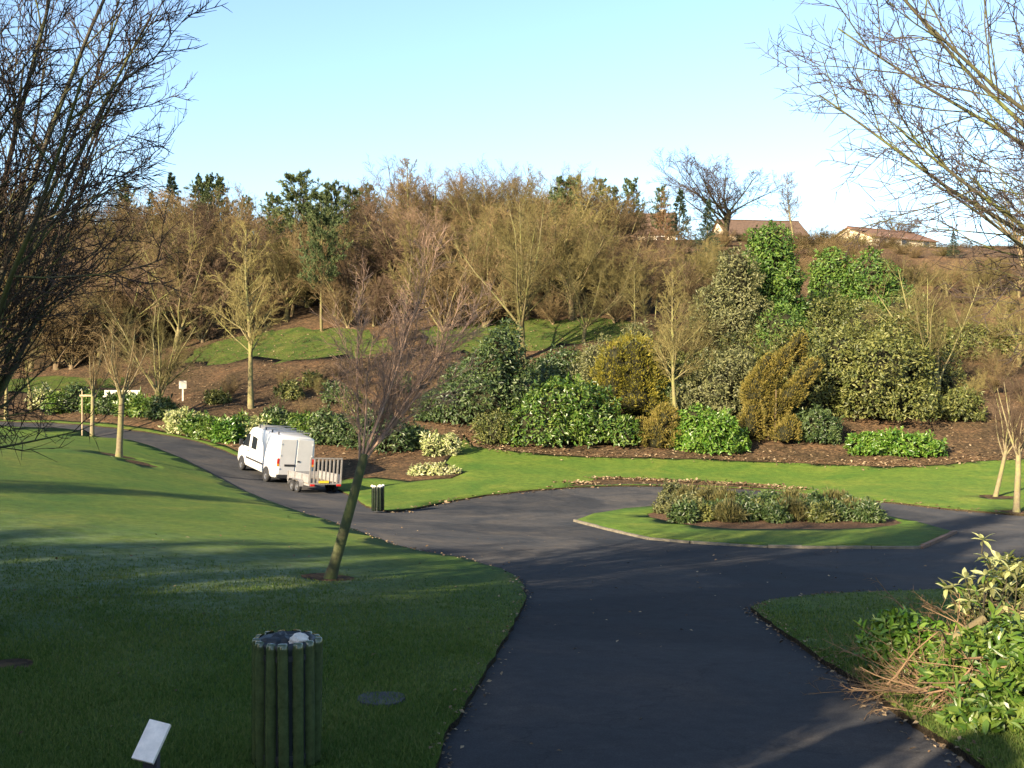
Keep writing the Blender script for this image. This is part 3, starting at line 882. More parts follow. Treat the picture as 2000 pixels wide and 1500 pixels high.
def shrub(name, label, cat, loc, caps, n, leaf, width, mat, seed, group=None, rz=0.0, **kw):
    e = empty(name, loc, rz)
    fol, core = shrub_meshes(seed, caps, n, leaf, width, **kw)
    link("foliage", fol, mat, e)["kind"] = "stuff"
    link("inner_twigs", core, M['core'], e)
    hh = max(max(c[0][2], c[1][2]) for c in caps)
    link("stem", stems_mesh(seed, 5, max(0.15, hh * 0.5), 0.12, 0.02 + 0.012 * hh), M['bark_brown'], e)
    tag(e, label, cat, group)
    return e
def pcap(px, pyb, Y, pts):
    """capsules from photo pixels at depth Y: pts = (px0,py0,px1,py1,r0px,r1px[,dy]) -> base location, local capsules"""
    k = Y / FPX
    base = colx(px, Y)
    caps = []
    for q in pts:
        x0, y0, x1, y1, a, b = q[:6]
        dy = q[6] if len(q) > 6 else 0.0
        z0 = CAMZ - (y0 - 750) * k - base[2]; z1 = CAMZ - (y1 - 750) * k - base[2]
        z0 = max(z0, 0.35 * a * k); z1 = max(z1, 0.35 * b * k)
        caps.append((((x0 - px) * k, dy, z0), ((x1 - px) * k, dy, z1), a * k, b * k))
    return base, caps
# ------------------------------------------------------------------ woodland on the bank
def proto_set():
    p = {}
    for k, sty, H, r0, seeds in [('spread', 'spread', 12, 0.30, (1, 2, 3)), ('round', 'round', 11, 0.26, (4, 5, 6)), ('slender', 'slender', 12, 0.16, (7, 8)),
                                 ('larch', 'larch', 14, 0.17, (9,)), ('thicket', 'thicket', 7, 0.2, (10, 11))]:
        L = []
        for s in seeds:
            me = mesh_tree(s, H, r0, STY[sty], k)
            z = np.array([v.co.z for v in me[1].vertices])
            L.append((me, float(np.percentile(z, 99.7))))
        p[k] = L
    p['pine'] = []
    for s in (21, 22):
        me = conifer(s, 14, 0.2, None, 'pine'); p['pine'].append((me, 14.2))
    p['spruce'] = []
    for s in (23,):
        me = conifer(s, 14, 0.2, None, 'spruce'); p['spruce'].append((me, 14.0))
    return p
PROTO = proto_set()
for _k in PROTO:
    for (_a, _b), _h in PROTO[_k]:
        _a.materials.append(M['bark_brown']); _b.materials.append(M['twig_brown'])
KN = {'spread': 'bare_tree', 'round': 'bare_tree', 'slender': 'bare_tree', 'larch': 'larch_tree', 'thicket': 'bare_thicket', 'pine': 'pine_tree', 'spruce': 'spruce_tree'}
LB = {
    ('spread', 'twig_brown'): ('large bare brown tree with many rising limbs in the hillside wood', 'bare tree', 'bare brown limbed trees in the wood'),
    ('spread', 'twig_olive'): ('large bare tree with pale sunlit limbs and olive twigs in the wood', 'bare tree', 'bare olive limbed trees in the wood'),
    ('round', 'twig_brown'): ('round crowned bare brown tree in the hillside wood', 'bare tree', 'round bare brown trees in the wood'),
    ('round', 'twig_red'): ('round crowned bare tree with reddish brown twigs in the hillside wood', 'bare tree', 'round reddish bare trees in the wood'),
    ('round', 'twig_olive'): ('round crowned bare tree with olive green twigs in the hillside wood', 'bare tree', 'round olive bare trees in the wood'),
    ('slender', 'twig_olive'): ('slender bare olive twigged tree with one straight trunk in the wood', 'bare tree', 'slender olive trees on the bank'),
    ('slender', 'twig_red'): ('slender bare tree with reddish twigs in the hillside wood', 'bare tree', 'slender reddish trees on the bank'),
    ('slender', 'twig_brown'): ('slender bare brown tree with one straight trunk in the wood', 'bare tree', 'slender brown trees in the wood'),
    ('larch', 'twig_larch'): ('orange brown leafless larch on the wood skyline', 'larch', 'orange larches on the skyline'),
    ('thicket', 'twig_brown'): ('low brown thicket of bare stems at the foot of the wood', 'thicket', 'brown thickets in the wood'),
    ('thicket', 'twig_olive'): ('low olive thicket of bare stems on the bank', 'thicket', 'olive thickets on the bank'),
    ('thicket', 'twig_red'): ('low reddish thicket of bare stems on the bank', 'thicket', 'reddish thickets on the bank'),
    ('pine', 'pine'): ('green pine with an open needled crown on the wood skyline', 'pine', 'pines on the skyline'),
    ('spruce', 'spruce'): ('dark pointed spruce on the wood skyline', 'spruce', 'spruces on the skyline'),
}
MARK = [(150, 'above the roadside evergreens'), (290, 'behind the pale trunked young trees'), (420, 'behind the thick forked trunk'), (600, 'above the white van'), (690, 'behind the broad pine'),
        (880, 'behind the leaning young tree'), (1090, 'around the tall pale forked tree'), (1290, 'above the golden conifer'), (1455, 'beside the pale evergreen'),
        (1600, 'beside the ivy column'), (1790, 'below the red roofed house'), (9999, 'behind the many stemmed tree')]
LOOK = {('spread', 'twig_brown'): 'tall bare brown tree', ('spread', 'twig_olive'): 'pale limbed olive tree', ('round', 'twig_brown'): 'round bare brown tree', ('round', 'twig_red'): 'round reddish bare tree',
        ('round', 'twig_olive'): 'round olive bare tree', ('slender', 'twig_olive'): 'slender olive bare tree', ('slender', 'twig_brown'): 'slender brown bare tree', ('slender', 'twig_red'): 'slender reddish bare tree',
        ('larch', 'twig_larch'): 'orange brown larch', ('thicket', 'twig_brown'): 'brown bare thicket', ('thicket', 'twig_olive'): 'olive bare thicket', ('thicket', 'twig_red'): 'reddish bare thicket',
        ('pine', 'pine'): 'green crowned pine', ('spruce', 'spruce'): 'dark pointed spruce'}
_tr = random.Random(5)
def wood(px, Y, top, kind, cm, tm='bark_brown', wide=1.0, idx=None, label=None, sink=0.0, name=None):
    x, y, z = colx(px, Y)
    z -= sink
    ztop = CAMZ + (750 - top) * Y / FPX
    i = _tr.randrange(len(PROTO[kind])) if idx is None else idx
    (a, b), h = PROTO[kind][i]
    s = max(0.25, (ztop - z) / h)
    w = s * wide
    e = empty(name or KN[kind], (x, y, z), _tr.uniform(0, 6.28))
    e.scale = (w, w, s)
    for nm, me, mt in (("trunk", a, tm), ("crown", b, cm)):
        o = link(nm, me, None, e)
        o.material_slots[0].link = 'OBJECT'
        o.material_slots[0].material = M[mt]
    lb = LB.get((kind, cm), LB[(kind, 'twig_brown')] if (kind, 'twig_brown') in LB else None)
    if label: tag(e, label, lb[1])
    else:
        row = 'at the front of the wood' if Y < 95 else ('deep in the wood' if Y < 107 else 'at the back of the wood')
        if kind in ('pine', 'spruce', 'larch'): row = 'on the skyline'
        elif Y > 134: row = 'on the hilltop'
        elif Y < 80: row = 'on the lower bank'
        elif px > 1540 and Y > 107: row = 'high on the slope'
        mk = [m for lim, m in MARK if px < lim][0]
        tag(e, '%s %s %s' % (LOOK[(kind, cm)] if (kind, cm) in LOOK else LOOK[(kind, 'twig_brown')], row, mk), lb[1], lb[2])
    return e

# skyline conifers and larches
for px, Y, top in [(25, 122, 372), (75, 128, 378), (250, 124, 362), (408, 120, 352), (435, 126, 348), (490, 120, 378), (572, 106, 346), (540, 110, 372), (1108, 108, 340),
                   (655, 103, 352), (690, 112, 368), (715, 122, 366), (1120, 118, 338), (1165, 124, 350), (1192, 120, 368), (1232, 124, 352), (1288, 130, 362)]:
    wood(px, Y, top + _tr.uniform(-4, 12), 'pine', 'pine', 'bark_brown', _tr.uniform(0.75, 1.1))
for px, Y, top in [(340, 126, 335), (385, 124, 342), (300, 130, 372), (610, 108, 402), (1325, 122, 366), (1380, 122, 388), (1862, 128, 478)]:
    wood(px, Y, top, 'spruce', 'spruce', 'bark_brown', 1.15)
for px, Y, top in [(215, 118, 392), (318, 118, 372), (530, 114, 402), (606, 118, 378), (695, 116, 385), (1302, 120, 368), (1265, 114, 440), (1045, 122, 400)]:
    wood(px, Y, top, 'larch', 'twig_larch', 'bark_brown', 1.15)
wood(628, 91.5, 378, 'pine', 'pine', 'bark_lit', 0.8, 0, 'broad dark green pine with a pale straight trunk above the bank grass')
# bare trees, back rows to front rows
for px, Y, top, kd, cm, tm in [
    (30, 112, 425, 'round', 'twig_brown', 'bark_brown'), (110, 110, 415, 'spread', 'twig_brown', 'bark_brown'), (180, 112, 420, 'round', 'twig_red', 'bark_brown'),
    (270, 112, 405, 'round', 'twig_brown', 'bark_brown'), (350, 114, 385, 'spread', 'twig_brown', 'bark_brown'), (430, 112, 382, 'round', 'twig_red', 'bark_brown'),
    (480, 116, 410, 'round', 'twig_brown', 'bark_brown'), (548, 108, 408, 'slender', 'twig_olive', 'bark_lit'), (590, 112, 430, 'round', 'twig_brown', 'bark_brown'),
    (700, 108, 400, 'round', 'twig_red', 'bark_brown'), (745, 112, 388, 'round', 'twig_red', 'bark_brown'), (800, 108, 312, 'slender', 'twig_brown', 'bark_lit'),
    (838, 114, 320, 'spread', 'twig_brown', 'bark_lit'), (880, 112, 405, 'round', 'twig_brown', 'bark_brown'), (920, 110, 322, 'spread', 'twig_brown', 'bark_brown'),
    (985, 112, 318, 'spread', 'twig_brown', 'bark_lit'), (1060, 112, 320, 'spread', 'twig_brown', 'bark_brown'), (1105, 106, 372, 'round', 'twig_olive', 'bark_lit'),
    (1150, 108, 362, 'round', 'twig_brown', 'bark_brown'), (1195, 112, 392, 'round', 'twig_brown', 'bark_brown'), (1240, 108, 430, 'round', 'twig_red', 'bark_brown'),
    (1285, 112, 440, 'round', 'twig_brown', 'bark_brown'), (1340, 106, 470, 'round', 'twig_olive', 'bark_brown'), (1400, 110, 470, 'thicket', 'twig_olive', 'bark_brown'),
    (10, 98, 470, 'round', 'twig_olive', 'bark_brown'), (85, 96, 480, 'round', 'twig_brown', 'bark_brown'), (160, 98, 470, 'spread', 'twig_brown', 'bark_lit'),
    (240, 96, 480, 'round', 'twig_red', 'bark_brown'), (320, 97, 470, 'round', 'twig_brown', 'bark_lit'), (400, 98, 460, 'slender', 'twig_brown', 'bark_brown'),
    (455, 97, 480, 'round', 'twig_red', 'bark_brown'), (560, 97, 470, 'round', 'twig_olive', 'bark_lit'), (700, 96, 470, 'round', 'twig_red', 'bark_brown'),
    (755, 97, 455, 'round', 'twig_red', 'bark_brown'), (830, 98, 440, 'round', 'twig_brown', 'bark_lit'), (880, 96, 470, 'round', 'twig_brown', 'bark_brown'),
    (930, 94, 400, 'spread', 'twig_olive', 'bark_lit'), (1075, 95, 400, 'spread', 'twig_olive', 'bark_lit'), (1130, 94, 440, 'spread', 'twig_olive', 'bark_lit'),
    (1190, 94, 460, 'round', 'twig_brown', 'bark_lit'), (1260, 95, 470, 'round', 'twig_red', 'bark_brown'), (1330, 92, 520, 'round', 'twig_brown', 'bark_brown'),
    (1240, 87, 500, 'slender', 'twig_olive', 'bark_lit'), (1262, 86, 560, 'slender', 'twig_olive', 'bark_lit'), (1140, 84, 500, 'spread', 'twig_olive', 'bark_lit'),
    (1380, 84, 560, 'thicket', 'twig_olive', 'bark_brown'), (1590, 100, 530, 'thicket', 'twig_red', 'bark_brown'), (1700, 108, 505, 'thicket', 'twig_olive', 'bark_brown'),
    (1780, 104, 510, 'round', 'twig_olive', 'bark_lit'), (1850, 106, 500, 'round', 'twig_brown', 'bark_lit'), (1920, 104, 500, 'round', 'twig_olive', 'bark_brown'),
    (1990, 104, 495, 'round', 'twig_brown', 'bark_brown'), (1960, 92, 560, 'round', 'twig_olive', 'bark_lit'), (1880, 84, 590, 'round', 'twig_olive', 'bark_lit'), (1790, 88, 560, 'round', 'twig_brown', 'bark_brown'),
    (1990, 80, 600, 'round', 'twig_olive', 'bark_lit'), (1940, 72, 690, 'thicket', 'twig_brown', 'bark_lit'), (1890, 70, 720, 'thicket', 'twig_olive', 'bark_brown'), (1995, 70, 720, 'thicket', 'twig_red', 'bark_brown'),
    (1340, 74, 590, 'thicket', 'twig_olive', 'bark_lit'), (1290, 76, 600, 'thicket', 'twig_olive', 'bark_lit'), (1420, 72, 650, 'thicket', 'twig_olive', 'bark_lit'),
    (140, 88, 560, 'thicket', 'twig_brown', 'bark_brown'), (60, 88, 570, 'round', 'twig_brown', 'bark_lit'), (220, 90, 560, 'round', 'twig_brown', 'bark_lit'), (395, 92, 540, 'thicket', 'twig_red', 'bark_brown'),
    (680, 92, 520, 'thicket', 'twig_brown', 'bark_brown'), (850, 93, 520, 'thicket', 'twig_brown', 'bark_brown'), (790, 94, 520, 'round', 'twig_red', 'bark_brown'), (730, 92, 540, 'thicket', 'twig_red', 'bark_brown'),
    (500, 95, 520, 'thicket', 'twig_brown', 'bark_brown'), (300, 94, 540, 'thicket', 'twig_brown', 'bark_brown'), (1000, 92, 520, 'thicket', 'twig_brown', 'bark_brown'), (940, 97, 520, 'thicket', 'twig_brown', 'bark_brown'),
    (1200, 90, 560, 'thicket', 'twig_brown', 'bark_brown'), (1080, 90, 560, 'thicket', 'twig_brown', 'bark_brown'), (770, 73, 745, 'thicket', 'twig_red', 'bark_brown'), (620, 74, 735, 'thicket', 'twig_olive', 'bark_brown'),
]:
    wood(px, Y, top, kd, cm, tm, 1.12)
# the wood is dense: more of the same trees between the rows
_sky = [(-80, 385), (60, 380), (200, 380), (330, 366), (430, 352), (490, 390), (560, 376), (700, 362), (800, 345), (900, 345), (1080, 338), (1200, 372), (1260, 455), (1350, 480), (1450, 500), (1600, 520), (1700, 525), (1850, 510), (2080, 510)]
_f = random.Random(17)
for Y in (90, 98, 103, 109, 116, 122):
    px = -60 + _f.uniform(0, 40)
    while px < 2060:
        kd = _f.choice(['round', 'round', 'spread', 'thicket', 'slender'])
        cm = _f.choice(['twig_brown', 'twig_brown', 'twig_olive', 'twig_red'])
        if kd == 'slender' and cm == 'twig_red': cm = 'twig_brown'
        if kd == 'spread' and cm == 'twig_red': cm = 'twig_brown'
        top = np.interp(px, [a for a, _ in _sky], [b for _, b in _sky]) + _f.uniform(0, 45) + max(0, (117 - Y)) * 2.6
        gy = 750 - (g((px - 1000) / FPX * Y, Y) - CAMZ) * FPX / Y
        clear = (Y == 90 and (360 < px < 780 or 1380 < px < 1760))
        if gy - top > 50 and not clear: wood(px, Y + _f.uniform(-2, 2), top, kd, cm, _f.choice(['bark_brown', 'bark_brown', 'bark_lit']), _f.uniform(1.05, 1.35))
        px += _f.uniform(58, 90)
for px, Y, top, cm in [(560, 76, 735, 'twig_brown'), (660, 78, 725, 'twig_red'), (700, 75, 735, 'twig_brown'), (830, 76, 715, 'twig_red'), (860, 70, 770, 'twig_brown'), (540, 69, 800, 'twig_red'), (600, 68, 800, 'twig_brown'), (730, 67, 800, 'twig_red'), (800, 68, 790, 'twig_brown'),
                       (450, 74, 770, 'twig_brown'), (1130, 76, 680, 'twig_brown'), (1900, 66, 790, 'twig_brown'), (1960, 65, 800, 'twig_red'), (2020, 67, 770, 'twig_brown'), (1860, 76, 680, 'twig_brown'), (1800, 78, 640, 'twig_olive'), (1960, 76, 660, 'twig_brown'), (2040, 78, 640, 'twig_olive'),
                       (1570, 84, 600, 'twig_brown'), (1660, 96, 535, 'twig_olive'), (1440, 96, 520, 'twig_olive'), (1400, 92, 540, 'twig_brown'), (1750, 95, 540, 'twig_olive')]:
    wood(px, Y, top, 'thicket', cm, 'bark_brown', 1.3)
# scrub hedge along the hilltop in front of the houses
for px in range(1395, 2060, 38):
    wood(px + _f.uniform(-8, 8), 146 + _f.uniform(-4, 4), (472 if px > 1580 else 462) + _f.uniform(-2, 12) + (14 if px > 1840 else 0), 'thicket', _f.choice(['twig_brown', 'twig_olive']), 'bark_brown', 2.4, sink=0.5)
for _k in range(95):
    px = _f.uniform(1400, 2060) if _k % 3 else _f.uniform(1540, 1680); Y = _f.uniform(100, 146)
    gy = 750 - (g((px - 1000) / FPX * Y, Y) - CAMZ) * FPX / Y
    wood(px, Y, gy - _f.uniform(16, 40), 'thicket', _f.choice(['twig_brown', 'twig_olive', 'twig_brown', 'twig_red']), 'bark_brown', _f.uniform(1.6, 2.3), sink=0.3)
for px, Y, top, kd, cm in [(790, 116, 318, 'spread', 'twig_brown'), (860, 118, 322, 'round', 'twig_red'), (910, 118, 326, 'spread', 'twig_brown'), (955, 116, 316, 'spread', 'twig_brown'), (1000, 118, 318, 'round', 'twig_brown'), (1045, 117, 322, 'spread', 'twig_brown'), (1100, 116, 340, 'round', 'twig_olive'), (1150, 116, 350, 'spread', 'twig_brown'), (740, 117, 350, 'round', 'twig_red'), (380, 118, 362, 'round', 'twig_brown'), (440, 118, 358, 'spread', 'twig_brown'), (300, 118, 372, 'round', 'twig_red')]:
    wood(px, Y, top, kd, cm, 'bark_brown', 1.0)
# distinct bare trees
wood(1020, 80, 330, 'spread', 'twig_olive', 'bark_lit', 0.95, 1, 'tall bare tree with pale forked limbs rising behind the dark rhododendron')
wood(490, 71, 430, 'slender', 'twig_olive', 'bark_lit', 1.1, 0, 'slender bare olive tree standing on the leaf strewn bank behind the van')
wood(1318, 64, 520, 'slender', 'twig_olive', 'bark_lit', 1.0, 1, 'slender bare tree with pale trunk rising from the bright laurel')
wood(1830, 68, 500, 'spread', 'twig_olive', 'bark_lit', 1.0, 2, 'bare many stemmed tree with pale limbs behind the low laurel hedge')
wood(312, 68, 560, 'spread', 'twig_olive', 'bark_lit', 1.0, 0, 'bare tree with thick pale forked trunk beside the white bench')
wood(1416, 140, 298, 'round', 'twig_red', 'bark_dark', 1.25, 2, 'wide bare purple tree leaning over the dark house roof')
wood(1550, 142, 335, 'slender', 'twig_red', 'bark_brown', 1.0, 1, 'thin bare tree on the skyline between the two houses')
wood(1755, 170, 412, 'round', 'twig_red', 'bark_brown', 1.3, 0, 'small bare tree behind the red roofed house')
wood(1995, 122, 262, 'spread', 'twig_red', 'bark_brown', 0.9, 1, 'tall reddish bare tree at the end of the skyline beside the low roof')
wood(12, 74, 560, 'slender', 'twig_brown', 'bark_lit', 1.0, 0, 'thin pale trunked bare tree where the path leaves the lawn')
wood(62, 76, 590, 'slender', 'twig_brown', 'bark_lit', 1.0, 1, 'pale trunked bare tree rising from the roadside evergreens')

# ------------------------------------------------------------------ shrubs of the long bed
def px_shrub(name, label, cat, px, Y, pts, n, leaf, width, mat, seed, group=None, **kw):
    base, caps = pcap(px, None, Y, pts)
    return shrub(name, label, cat, base, caps, n, leaf, width, M[mat], seed, group, **kw)
px_shrub('laurel_bush', 'broad domed laurel with large glossy yellow green leaves at the bed edge', 'shrub', 1115, 62.0,
         [(1050, 835, 1180, 845, 62, 50), (1085, 790, 1120, 800, 50, 50), (1020, 855, 1020, 850, 36, 34), (1215, 850, 1215, 850, 34, 34, -.6), (1150, 800, 1150, 800, 48, 48, .8)], 9000, 0.30, 0.13, 'laurel', 31)
px_shrub('rhododendron', 'tall dark green rhododendron rising left of the domed laurel', 'shrub', 955, 66.0,
         [(975, 700, 960, 790, 50, 78), (890, 800, 900, 830, 45, 45), (1010, 770, 1000, 820, 45, 45), (985, 665, 985, 680, 30, 40)], 9000, 0.30, 0.12, 'rhodo', 32)
px_shrub('evergreen_shrub', 'small dull green shrub tucked against the left foot of the domed laurel', 'shrub', 962, 61.6, [(965, 840, 960, 855, 34, 34)], 1800, 0.2, 0.08, 'rhodo_olive', 33)
px_shrub('evergreen_shrub', 'dark low shrub on the slope below the pale forked tree', 'shrub', 1100, 74.0, [(1100, 730, 1090, 750, 42, 45), (1060, 760, 1060, 765, 30, 30)], 3500, 0.26, 0.11, 'rhodo', 34)
px_shrub('golden_conifer', 'golden green conifer with a rounded top behind the domed laurel', 'conifer', 1235, 67.0,
         [(1240, 690, 1240, 780, 36, 55), (1205, 700, 1195, 760, 34, 40), (1270, 790, 1270, 800, 36, 36)], 8000, 0.24, 0.07, 'golden', 35, spiky=0.8, up=0.5)
px_shrub('pale_shrub', 'pale grey green bush behind the golden conifer', 'shrub', 1175, 70.0, [(1180, 700, 1170, 760, 40, 55), (1245, 660, 1245, 680, 28, 34)], 4500, 0.24, 0.09, 'pale', 36)
px_shrub('bronze_conifer', 'low bronze green conifer between the two laurels', 'conifer', 1285, 61.6, [(1285, 850, 1285, 860, 38, 36), (1298, 815, 1298, 818, 24, 26)], 3500, 0.2, 0.06, 'bronze', 37, spiky=0.8, up=0.5)
px_shrub('laurel_bush', 'bright green low laurel dome beside the bronze conifer', 'shrub', 1390, 61.2, [(1390, 852, 1390, 862, 46, 46), (1352, 850, 1352, 860, 32, 32), (1432, 866, 1432, 868, 28, 28), (1355, 815, 1355, 825, 20, 24)], 5000, 0.28, 0.12, 'laurel_bright', 38)
px_shrub('pale_shrub', 'pale cream leaved bush above the bright green laurel', 'shrub', 1405, 65.5, [(1400, 765, 1405, 800, 60, 60), (1440, 720, 1440, 730, 36, 40), (1350, 780, 1350, 790, 36, 36)], 7000, 0.24, 0.09, 'pale', 39)
px_shrub('spired_conifer', 'bronze gold conifer with leaning plume shaped spires', 'conifer', 1510, 63.0,
         [(1478, 770, 1566, 655, 24, 9), (1515, 800, 1592, 715, 26, 14), (1470, 770, 1500, 700, 24, 10), (1462, 838, 1468, 800, 28, 20, -.5), (1525, 866, 1535, 830, 30, 18, -1.0), (1490, 820, 1500, 790, 24, 20), (1560, 700, 1575, 655, 14, 7, .5)], 13000, 0.2, 0.055, 'bronze', 40, spiky=0.9, up=0.5, rough=0.12)
px_shrub('evergreen_shrub', 'small dark shrub at the foot of the spired conifer', 'shrub', 1595, 62.6, [(1595, 835, 1600, 850, 38, 36)], 2600, 0.24, 0.1, 'rhodo', 41)
px_shrub('evergreen_shrub', 'massive olive green evergreen standing over the low laurel hedge', 'shrub', 1715, 66.5,
         [(1715, 745, 1720, 780, 98, 92), (1655, 700, 1660, 720, 66, 66, .8), (1765, 680, 1770, 700, 56, 60, .8), (1795, 790, 1795, 805, 44, 44)], 13000, 0.30, 0.12, 'rhodo_olive', 42)
px_shrub('laurel_hedge', 'low bright green laurel hedge along the bed edge', 'hedge', 1740, 60.0, [(1675, 868, 1765, 868, 19, 20), (1768, 876, 1815, 878, 27, 24, -.4)], 4200, 0.28, 0.12, 'laurel_bright', 43)
px_shrub('ivy_column', 'tall bright green ivy clad column standing above the bank', 'evergreen', 1508, 80.0, [(1503, 480, 1510, 620, 42, 56), (1512, 640, 1515, 720, 55, 60)], 11000, 0.34, 0.16, 'ivy', 44)
px_shrub('pale_evergreen', 'pale grey green evergreen left of the tall ivy column', 'evergreen', 1430, 77.0, [(1440, 520, 1430, 640, 36, 56), (1390, 600, 1395, 660, 40, 50), (1470, 600, 1465, 660, 30, 42)], 10000, 0.30, 0.11, 'pale', 45)
px_shrub('ivy_column', 'dark green rounded evergreen below the red roofed house', 'evergreen', 1625, 92.0, [(1625, 525, 1625, 600, 36, 40)], 4500, 0.36, 0.16, 'ivy', 46)
px_shrub('ivy_column', 'broad mid green evergreen on the slope in front of the red roofed house', 'evergreen', 1705, 90.0, [(1705, 545, 1705, 610, 46, 52), (1740, 560, 1740, 600, 30, 34)], 5500, 0.36, 0.16, 'ivy', 47)
px_shrub('evergreen_shrub', 'olive evergreen mass on the slope beside the tall ivy column', 'shrub', 1620, 80.0, [(1610, 650, 1620, 700, 56, 60), (1670, 630, 1670, 660, 44, 48)], 6500, 0.3, 0.12, 'rhodo_olive', 48)
px_shrub('evergreen_shrub', 'dark evergreen thicket on the slope behind the many stemmed bare tree', 'shrub', 1890, 82.0, [(1890, 690, 1890, 720, 50, 50), (1950, 670, 1950, 700, 44, 44), (1830, 680, 1830, 700, 40, 40)], 5000, 0.3, 0.12, 'rhodo_olive', 49)
px_shrub('evergreen_shrub', 'dull green bush on the bare bank where the low laurel hedge ends', 'shrub', 1880, 66.0, [(1875, 800, 1880, 815, 40, 36)], 2600, 0.26, 0.1, 'rhodo_olive', 50)
for i, (px, Y, top, rp, mat) in enumerate([(1060, 70, 770, 40, 'rhodo'), (1160, 72, 745, 46, 'rhodo_olive'), (1330, 71, 740, 46, 'rhodo_olive'), (1300, 67.5, 800, 34, 'rhodo'), (1450, 71, 700, 50, 'rhodo_olive'), (1560, 72, 690, 52, 'rhodo_olive'),
                                           (1590, 67, 770, 42, 'rhodo_olive'), (1460, 68, 780, 40, 'rhodo'), (1820, 72, 740, 46, 'rhodo_olive'), (1530, 75, 640, 48, 'ivy'), (1610, 86, 610, 44, 'rhodo_olive'), (1760, 84, 620, 50, 'rhodo_olive'), (1690, 78, 640, 50, 'rhodo_olive'), (1250, 78, 690, 36, 'rhodo_olive'),
                                           (860, 67, 800, 36, 'rhodo'), (905, 71, 740, 36, 'rhodo')]):
    GAPS = ['just behind the domed laurel', 'between the domed laurel and the pale bush', 'behind the slender tree of the bright laurel', 'at the foot of the golden conifer', 'under the pale grey green evergreen', 'at the base of the tall ivy column',
            'behind the spired conifer', 'between the cream leaved bush and the spired conifer', 'behind the many stemmed bare tree', 'climbing from the foot of the tall ivy column', 'beneath the rounded evergreen under the red roofed house', 'on the slope under the broad mid green evergreen',
            'above the massive olive evergreen', 'below the slender trees at the wood edge', 'beside the variegated corner shrub', 'leaning against the tall rhododendron']
    lk = {'rhodo': 'dark green', 'rhodo_olive': 'olive green', 'ivy': 'mid green'}[mat]
    px_shrub('evergreen_shrub', '%s evergreen %s' % (lk, GAPS[i]), 'shrub', px, Y, [(px, top, px + 4, top + 60, rp, rp * 1.2), (px - rp * .6, top + 40, px - rp * .6, top + 70, rp * .7, rp * .8)], 3200, 0.27, 0.1, mat, 700 + i, lk + ' evergreens behind the front shrubs')
# beside the van and along the path
for i, (px, Y, top, rp, mat, lab) in enumerate([
    (760, 60.5, 868, 44, 'rhodo', 'dark rhododendron between the leaning tree and the leaf strewn bank'), (700, 61.5, 862, 42, 'rhodo', 'dark rhododendron directly behind the leaning young tree'),
    (640, 62.5, 858, 36, 'rhodo', 'dark green shrub standing behind the trailer'), (810, 61, 872, 26, 'rhodo', 'small dark shrub at the end of the rhododendron row'),
    (590, 64, 842, 26, 'laurel', 'glossy laurel behind the rear of the van'), (540, 66, 838, 22, 'rhodo', 'dark low shrub behind the van roof')]):
    px_shrub('rhododendron', lab, 'shrub', px, Y, [(px, top, px, top + 40, rp, rp * 1.1), (px + 18, top + 18, px + 18, top + 40, rp * .7, rp * .7, -.4)], 2600, 0.27, 0.11, mat, 60 + i)
px_shrub('variegated_shrub', 'cream variegated shrub at the corner of the lawn and bark bed', 'shrub', 858, 58.6, [(845, 868, 845, 872, 19, 19), (880, 866, 880, 870, 17, 17)], 1300, 0.24, 0.10, 'cream', 70, shoots=0.2)
px_shrub('variegated_shrub', 'low cream variegated shrub spreading on the lawn near the small bin', 'shrub', 840, 53.6, [(812, 930, 830, 930, 13, 14), (850, 927, 888, 932, 15, 10)], 1500, 0.22, 0.09, 'cream', 71, shoots=0.15)
VERGE = [(352, 64.5, 832, 20, 'cream', 'pale leafed'), (385, 63.2, 842, 18, 'laurel', 'glossy green'), (412, 62.6, 850, 20, 'laurel', 'glossy green'), (440, 61.6, 858, 20, 'laurel_bright', 'bright green'), (466, 62.5, 850, 22, 'laurel', 'glossy green'),
         (492, 62.5, 848, 20, 'cream', 'pale leafed'), (315, 68, 822, 18, 'rhodo', 'dark green'), (285, 69, 820, 18, 'laurel', 'glossy green'), (255, 70, 815, 20, 'laurel', 'glossy green'), (222, 71.5, 812, 18, 'rhodo', 'dark green'),
         (190, 73, 808, 20, 'laurel', 'glossy green'), (150, 75, 800, 22, 'rhodo', 'dark green'), (118, 75, 804, 22, 'laurel', 'glossy green'), (85, 77, 806, 18, 'cream', 'pale leafed'), (520, 63.5, 848, 18, 'laurel', 'glossy green')]
for i, (px, Y, top, rp, mat, lk) in enumerate(VERGE):
    px_shrub('verge_shrub', 'low %s evergreen mound in the row along the far side of the path' % lk, 'shrub', px, Y,
             [(px - 8, top - 4, px + 8, top + 2, rp * 1.05, rp * 1.15), (px + 4, top + 14, px + 4, top + 22, rp * 1.3, rp * 1.3)], 1900, 0.30, 0.13, mat, 80 + i, lk + ' verge shrubs along the path')
# low scrub on the leaf strewn bank
for i, (px, Y, top, rp, mat) in enumerate([(560, 73, 780, 22, 'rhodo_olive'), (655, 72, 775, 26, 'rhodo'), (690, 70, 790, 22, 'rhodo_olive'), (610, 76, 760, 18, 'rhodo_olive'), (790, 74, 765, 22, 'rhodo'), (420, 72, 785, 16, 'rhodo_olive')]):
    px_shrub('scrub_bush', 'small %s scrub bush on the leaf strewn bank' % ('dark green' if mat == 'rhodo' else 'olive'), 'shrub', px, Y, [(px, top, px + 6, top + 10, rp, rp)], 1100, 0.26, 0.1, mat, 100 + i, 'scrub bushes on the bank ' + ('dark' if mat == 'rhodo' else 'olive'))
